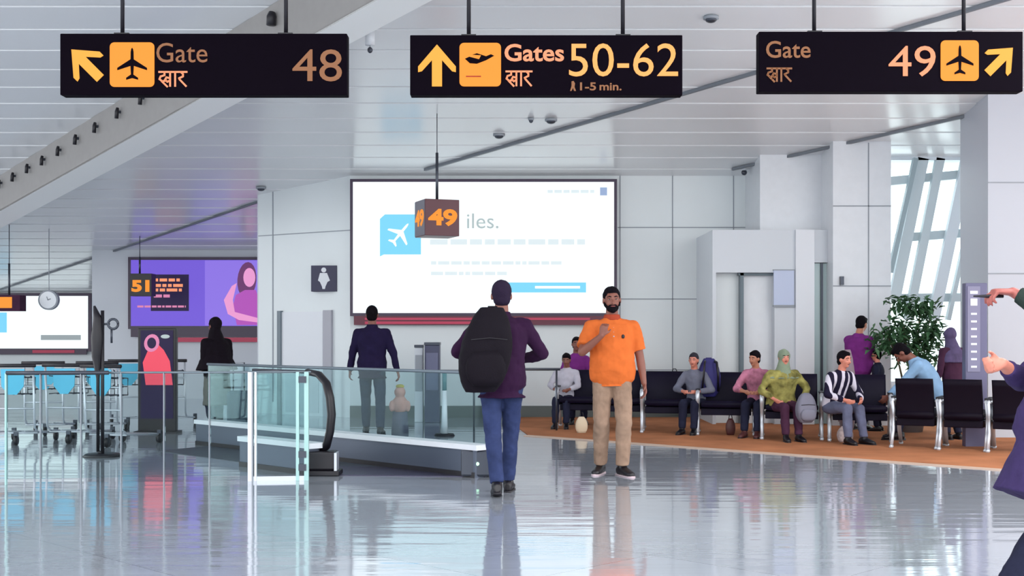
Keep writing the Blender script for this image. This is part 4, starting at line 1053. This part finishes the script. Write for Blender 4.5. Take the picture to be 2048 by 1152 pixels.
# standing ones behind
person('man in purple shirt standing behind the seats facing right', (GX(1716, 17.5), 17.5, .009), math.radians(-50), 1.60, loose=.03, top=M['purple'], bottom=M['darktr'], sleeve=1.6, rh=(.14, .34, .98), lh=(-.16, .34, .95), lep=(-1, -.8, -.3), head=(0, .25, 1), neckf=.03, hpitch=-.35, vox=.012, belly=.05, wide=1.08, skin=M['skin2'])
person('small child with dark hair standing right of the purple shirt man', (GX(1757, 17.3), 17.3, .009), math.radians(60), 1.12, top=M['darktr'], bottom=M['darktr'], sleeve=1.6, rh=(.2, .2, 1.0), lh=(-.2, .2, 1.0), vox=.011, skin=M['skin3'])
person('person in slate purple headscarf standing left of the silver totem', (GX(1906, 15.9), 15.9, .009), math.radians(20), 1.42, top=M['maroonc'], bottom=M['darktr'], scarf=mat('slate_scarf', (84, 72, 108), .9, vary=.3), hair='scarf', drape=.16, sleeve=1.8, vox=.012, head=(-.05, .12, 1))
# ---- foreground at the right edge
L = (GX(2122, 5.8), 5.8, 0)
A6 = person('person in dark plum coat leaving at the right edge, hand swung back', L, math.radians(-78), 1.74, vox=.008, pelvis=(0, .02, .90), spine=(0, .33, 1), top=M['coat'], sleeve=1.72, hem=-.34, loose=.075, bottom=M['darktr'], flare=.02,
            lh=(-.10, -.24, 1.22), lep=(-.2, -1, -.9), rh=(.3, .4, .95), lhd=(0, -.9, -.15), lpn=(.8, 0, .2), lcurl=.9, rf=(.1, .38, .085), lf=(-.08, -.25, .12), lp=25, lkp=(0, 1, 0), head=(0, .35, 1), skin=M['skin3'], wide=1.1, wr=.02, name_top='coat', face=True, fr=.0095)
L = (GX(2215, 6.3), 6.3, 0)
A7 = person('person mostly outside the right edge reaching in a hand that holds a pen', L, math.radians(90), 1.78, vox=.007, spine=(0, .0, 1), top=M['green_sl'], sleeve=1.9, bottom=M['darktr'], lh=(.02, .46, 1.535), lep=(-.3, 0, -1), rh=(.25, .05, .9), lhd=(.0, 1, .05), lpn=(.1, .1, -1), lth=(1, 0, .3), lcurl=.75, skin=mat('skin_ruddy', (168, 92, 84), .5, vary=.08), hk=1.05, face=True)
w_ = world(A7['root'], A7['wr'][-1]+V((0, .10, -.02)))
pn_ = MB().tube([(-.10, 0, .0), (-.03, 0, .0), (.05, 0, 0)], [.004, .009, .009], 8).build('pen', M['black'], None, True); pn_.location = w_
tag(pn_, 'short black pen in the raised hand at the right edge', 'pen')

# ---------------------------------------------------------------- bags
def backpack(label, loc, rz, w, h, dp, m, m2, straps=True, tilt=0.):
    t = thing('backpack', label, 'backpack', loc, rz)
    rs = []
    for i in range(9):
        f_ = i/8; z = h*f_; e = math.sin(PI*min(1, max(0, .06+f_*.88)))**.35; tp = 1-.22*f_**3
        rs.append(((tilt*f_, 0, z), (w/2*e*tp, 0, 0), (0, dp/2*e*tp, 0)))
    o = MB().rings(rs, 28, True, .6).build('bag_body', m, t, True)
    finish(o, .012, 4, .012, .08)
    rs = []
    for i in range(6):
        f_ = i/5; e = math.sin(PI*(.1+f_*.8))**.4; rs.append(((tilt*.3, -dp*.42, h*(.08+.40*f_)), (w*.38*e, 0, 0), (0, dp*.22*e, 0)))
    MB().rings(rs, 22, True, .6).build('front_pocket', m, t, True)
    MB().tube([(tilt*.6-w*.34, -dp*.44, h*.62), (tilt*.6, -dp*.50, h*.64), (tilt*.6+w*.34, -dp*.44, h*.62)], .004, 6).build('zip', m2, t)
    MB().tube([(tilt-.03, -.0, h*.95), (tilt-.03, 0, h*1.005), (tilt+.04, 0, h*1.005), (tilt+.04, 0, h*.95)], .009, 6).build('grab_handle', m, t, True)
    if straps:
        for s in (-1, 1):
            MB().tube([(tilt+s*w*.2, dp*.4, h*.92), (s*w*.25+tilt, dp*.75, h*.9), (s*w*.3, dp*.85, h*.6), (s*w*.34, dp*.5, h*.15)], .014, 8, 1.6).build('strap', m2, t, True)
    return t
bp = backpack('big black backpack hanging on the left shoulder of the man in aubergine', (GX(960, 10.3), 10.30, .87), math.radians(10), .44, .70, .26, M['bag'], M['black'], False, .10)
MB().tube([(.02, .10, .58), (.06, .14, .66), (.09, .22, .665), (.08, .34, .62), (.04, .38, .5)], .02, 8, 1.4).build('strap', M['bag'], bp, True)
backpack('navy blue backpack standing on a seat right of a grey haired person', (GX(1418, 16.95), 16.95, .5), PI, .32, .52, .2, mat('navy_nylon', (40, 36, 104), .7), M['black'])
backpack('tan bag with white straps showing above the seat back beside striped shirt man', (GX(1694, 16.7), 16.7, .009), 0, .24, 1.12, .16, mat('tan_nylon', (150, 132, 140), .8), M['whitec'])
backpack('grey rounded bag at the feet of the person in mustard shawl', (GX(1612, 15.5), 15.5, .25), .1, .26, .36, .2, mat('grey_nylon', (120, 120, 136), .8), M['black'], False)
def pouch(label, loc, w, h, m):
    t = thing('bag', label, 'bag', loc)
    rs = [((0, 0, h*f_), (w/2*math.sin(PI*(.18+f_*.75))**.6, 0, 0), (0, w*.32*math.sin(PI*(.2+f_*.75))**.6, 0)) for f_ in [i/7 for i in range(8)]]
    MB().rings(rs, 20, True, .7).build('bag_body', m, t, True)
    MB().tube([(-w*.2, 0, h*.9), (-w*.1, 0, h*1.25), (w*.1, 0, h*1.25), (w*.2, 0, h*.9)], .006, 6).build('handle', M['black'], t, True)
pouch('small cream bag on the carpet left of the orange polo man', (GX(1163, 16.95), 16.95, .009), .17, .22, mat('cream_bag', (214, 196, 170), .8))
pouch('small dark bag on the seat back behind orange polo man', (GX(1349, 17.5), 17.5, .70), .18, .13, M['darktr'])
pouch('small pale bag on the carpet at the feet of striped shirt man', (GX(1690, 15.5), 15.5, .009), .2, .2, mat('pale_bag', (176, 160, 160), .8, vary=.3, vscale=30))
pouch('dark red bag on the carpet under the seat right of the navy backpack', (GX(1461, 16.6), 16.6, .009), .13, .22, M['brownshoe'])
t = thing('toy', 'small pinkish plush toy on stand seen through the walkway glass', 'toy', (GX(800, 17.2), 17.2, 0))
MB().rings([((0, 0, 0), (.12, 0, 0), (0, .1, 0)), ((0, 0, .28), (.1, 0, 0), (0, .09, 0))], 16).build('stand', M['greyc'], t, True)
mp_ = mat('plush_pink', (206, 160, 150), .9, vary=.2)
mb = MB().ell((0, 0, .38), (.11, .09, .13)); mb.ell((0, -.01, .55), (.08, .08, .08)); mb.ell((-.11, -.03, .36), (.04, .04, .08)); mb.ell((.11, -.03, .36), (.04, .04, .08)); finish(mb.build('body', mp_, t, True), .015)
MB().ell((0, 0, .63), (.06, .06, .03)).build('cap', mat('plush_yellow', (190, 180, 90), .9), t, True)

# ---------------------------------------------------------------- light, sky, camera
w = bpy.data.worlds.new('sky'); SC.world = w; w.use_nodes = True
bg = w.node_tree.nodes['Background']; bg.inputs['Color'].default_value = (.95, .98, 1, 1); bg.inputs['Strength'].default_value = 2.6
def fill_light(name, loc, sx_, sy_, e, col=(1, .98, .96), rot=(0, 0, 0)):
    ld = bpy.data.lights.new(name, 'AREA'); ld.shape = 'RECTANGLE'; ld.size = sx_; ld.size_y = sy_; ld.energy = e; ld.color = col
    o = bpy.data.objects.new(name, ld); COL.objects.link(o); o.location = loc; o.rotation_euler = rot
    return o
sl = math.atan(CS)
for i, (x, y_) in enumerate(((-9, 2), (-1, 1), (6, 2), (-14, 9), (-15, 17), (6.5, 9), (-5, -4), (3, -4))):  # added fill lights out of view to brighten the hall, not seen fixtures
    fill_light('unseen_fill', (x, y_, CZ(y_)-.06), 1.8, 1.8, 330, rot=(-sl, 0, 0))
cam = bpy.data.cameras.new('camera'); co = bpy.data.objects.new('camera', cam); COL.objects.link(co); SC.camera = co
co.location = (0, 0, CH); co.rotation_euler = (PI/2, 0, 0)
cam.sensor_width = 36; cam.lens = F/2048*36; cam.shift_y = (HY-576)/2048.0; cam.clip_end = 200
vs = SC.view_settings; vs.view_transform = 'Standard'; vs.look = 'None'; vs.exposure = 0.22; vs.gamma = 1.0; vs.use_curve_mapping = False
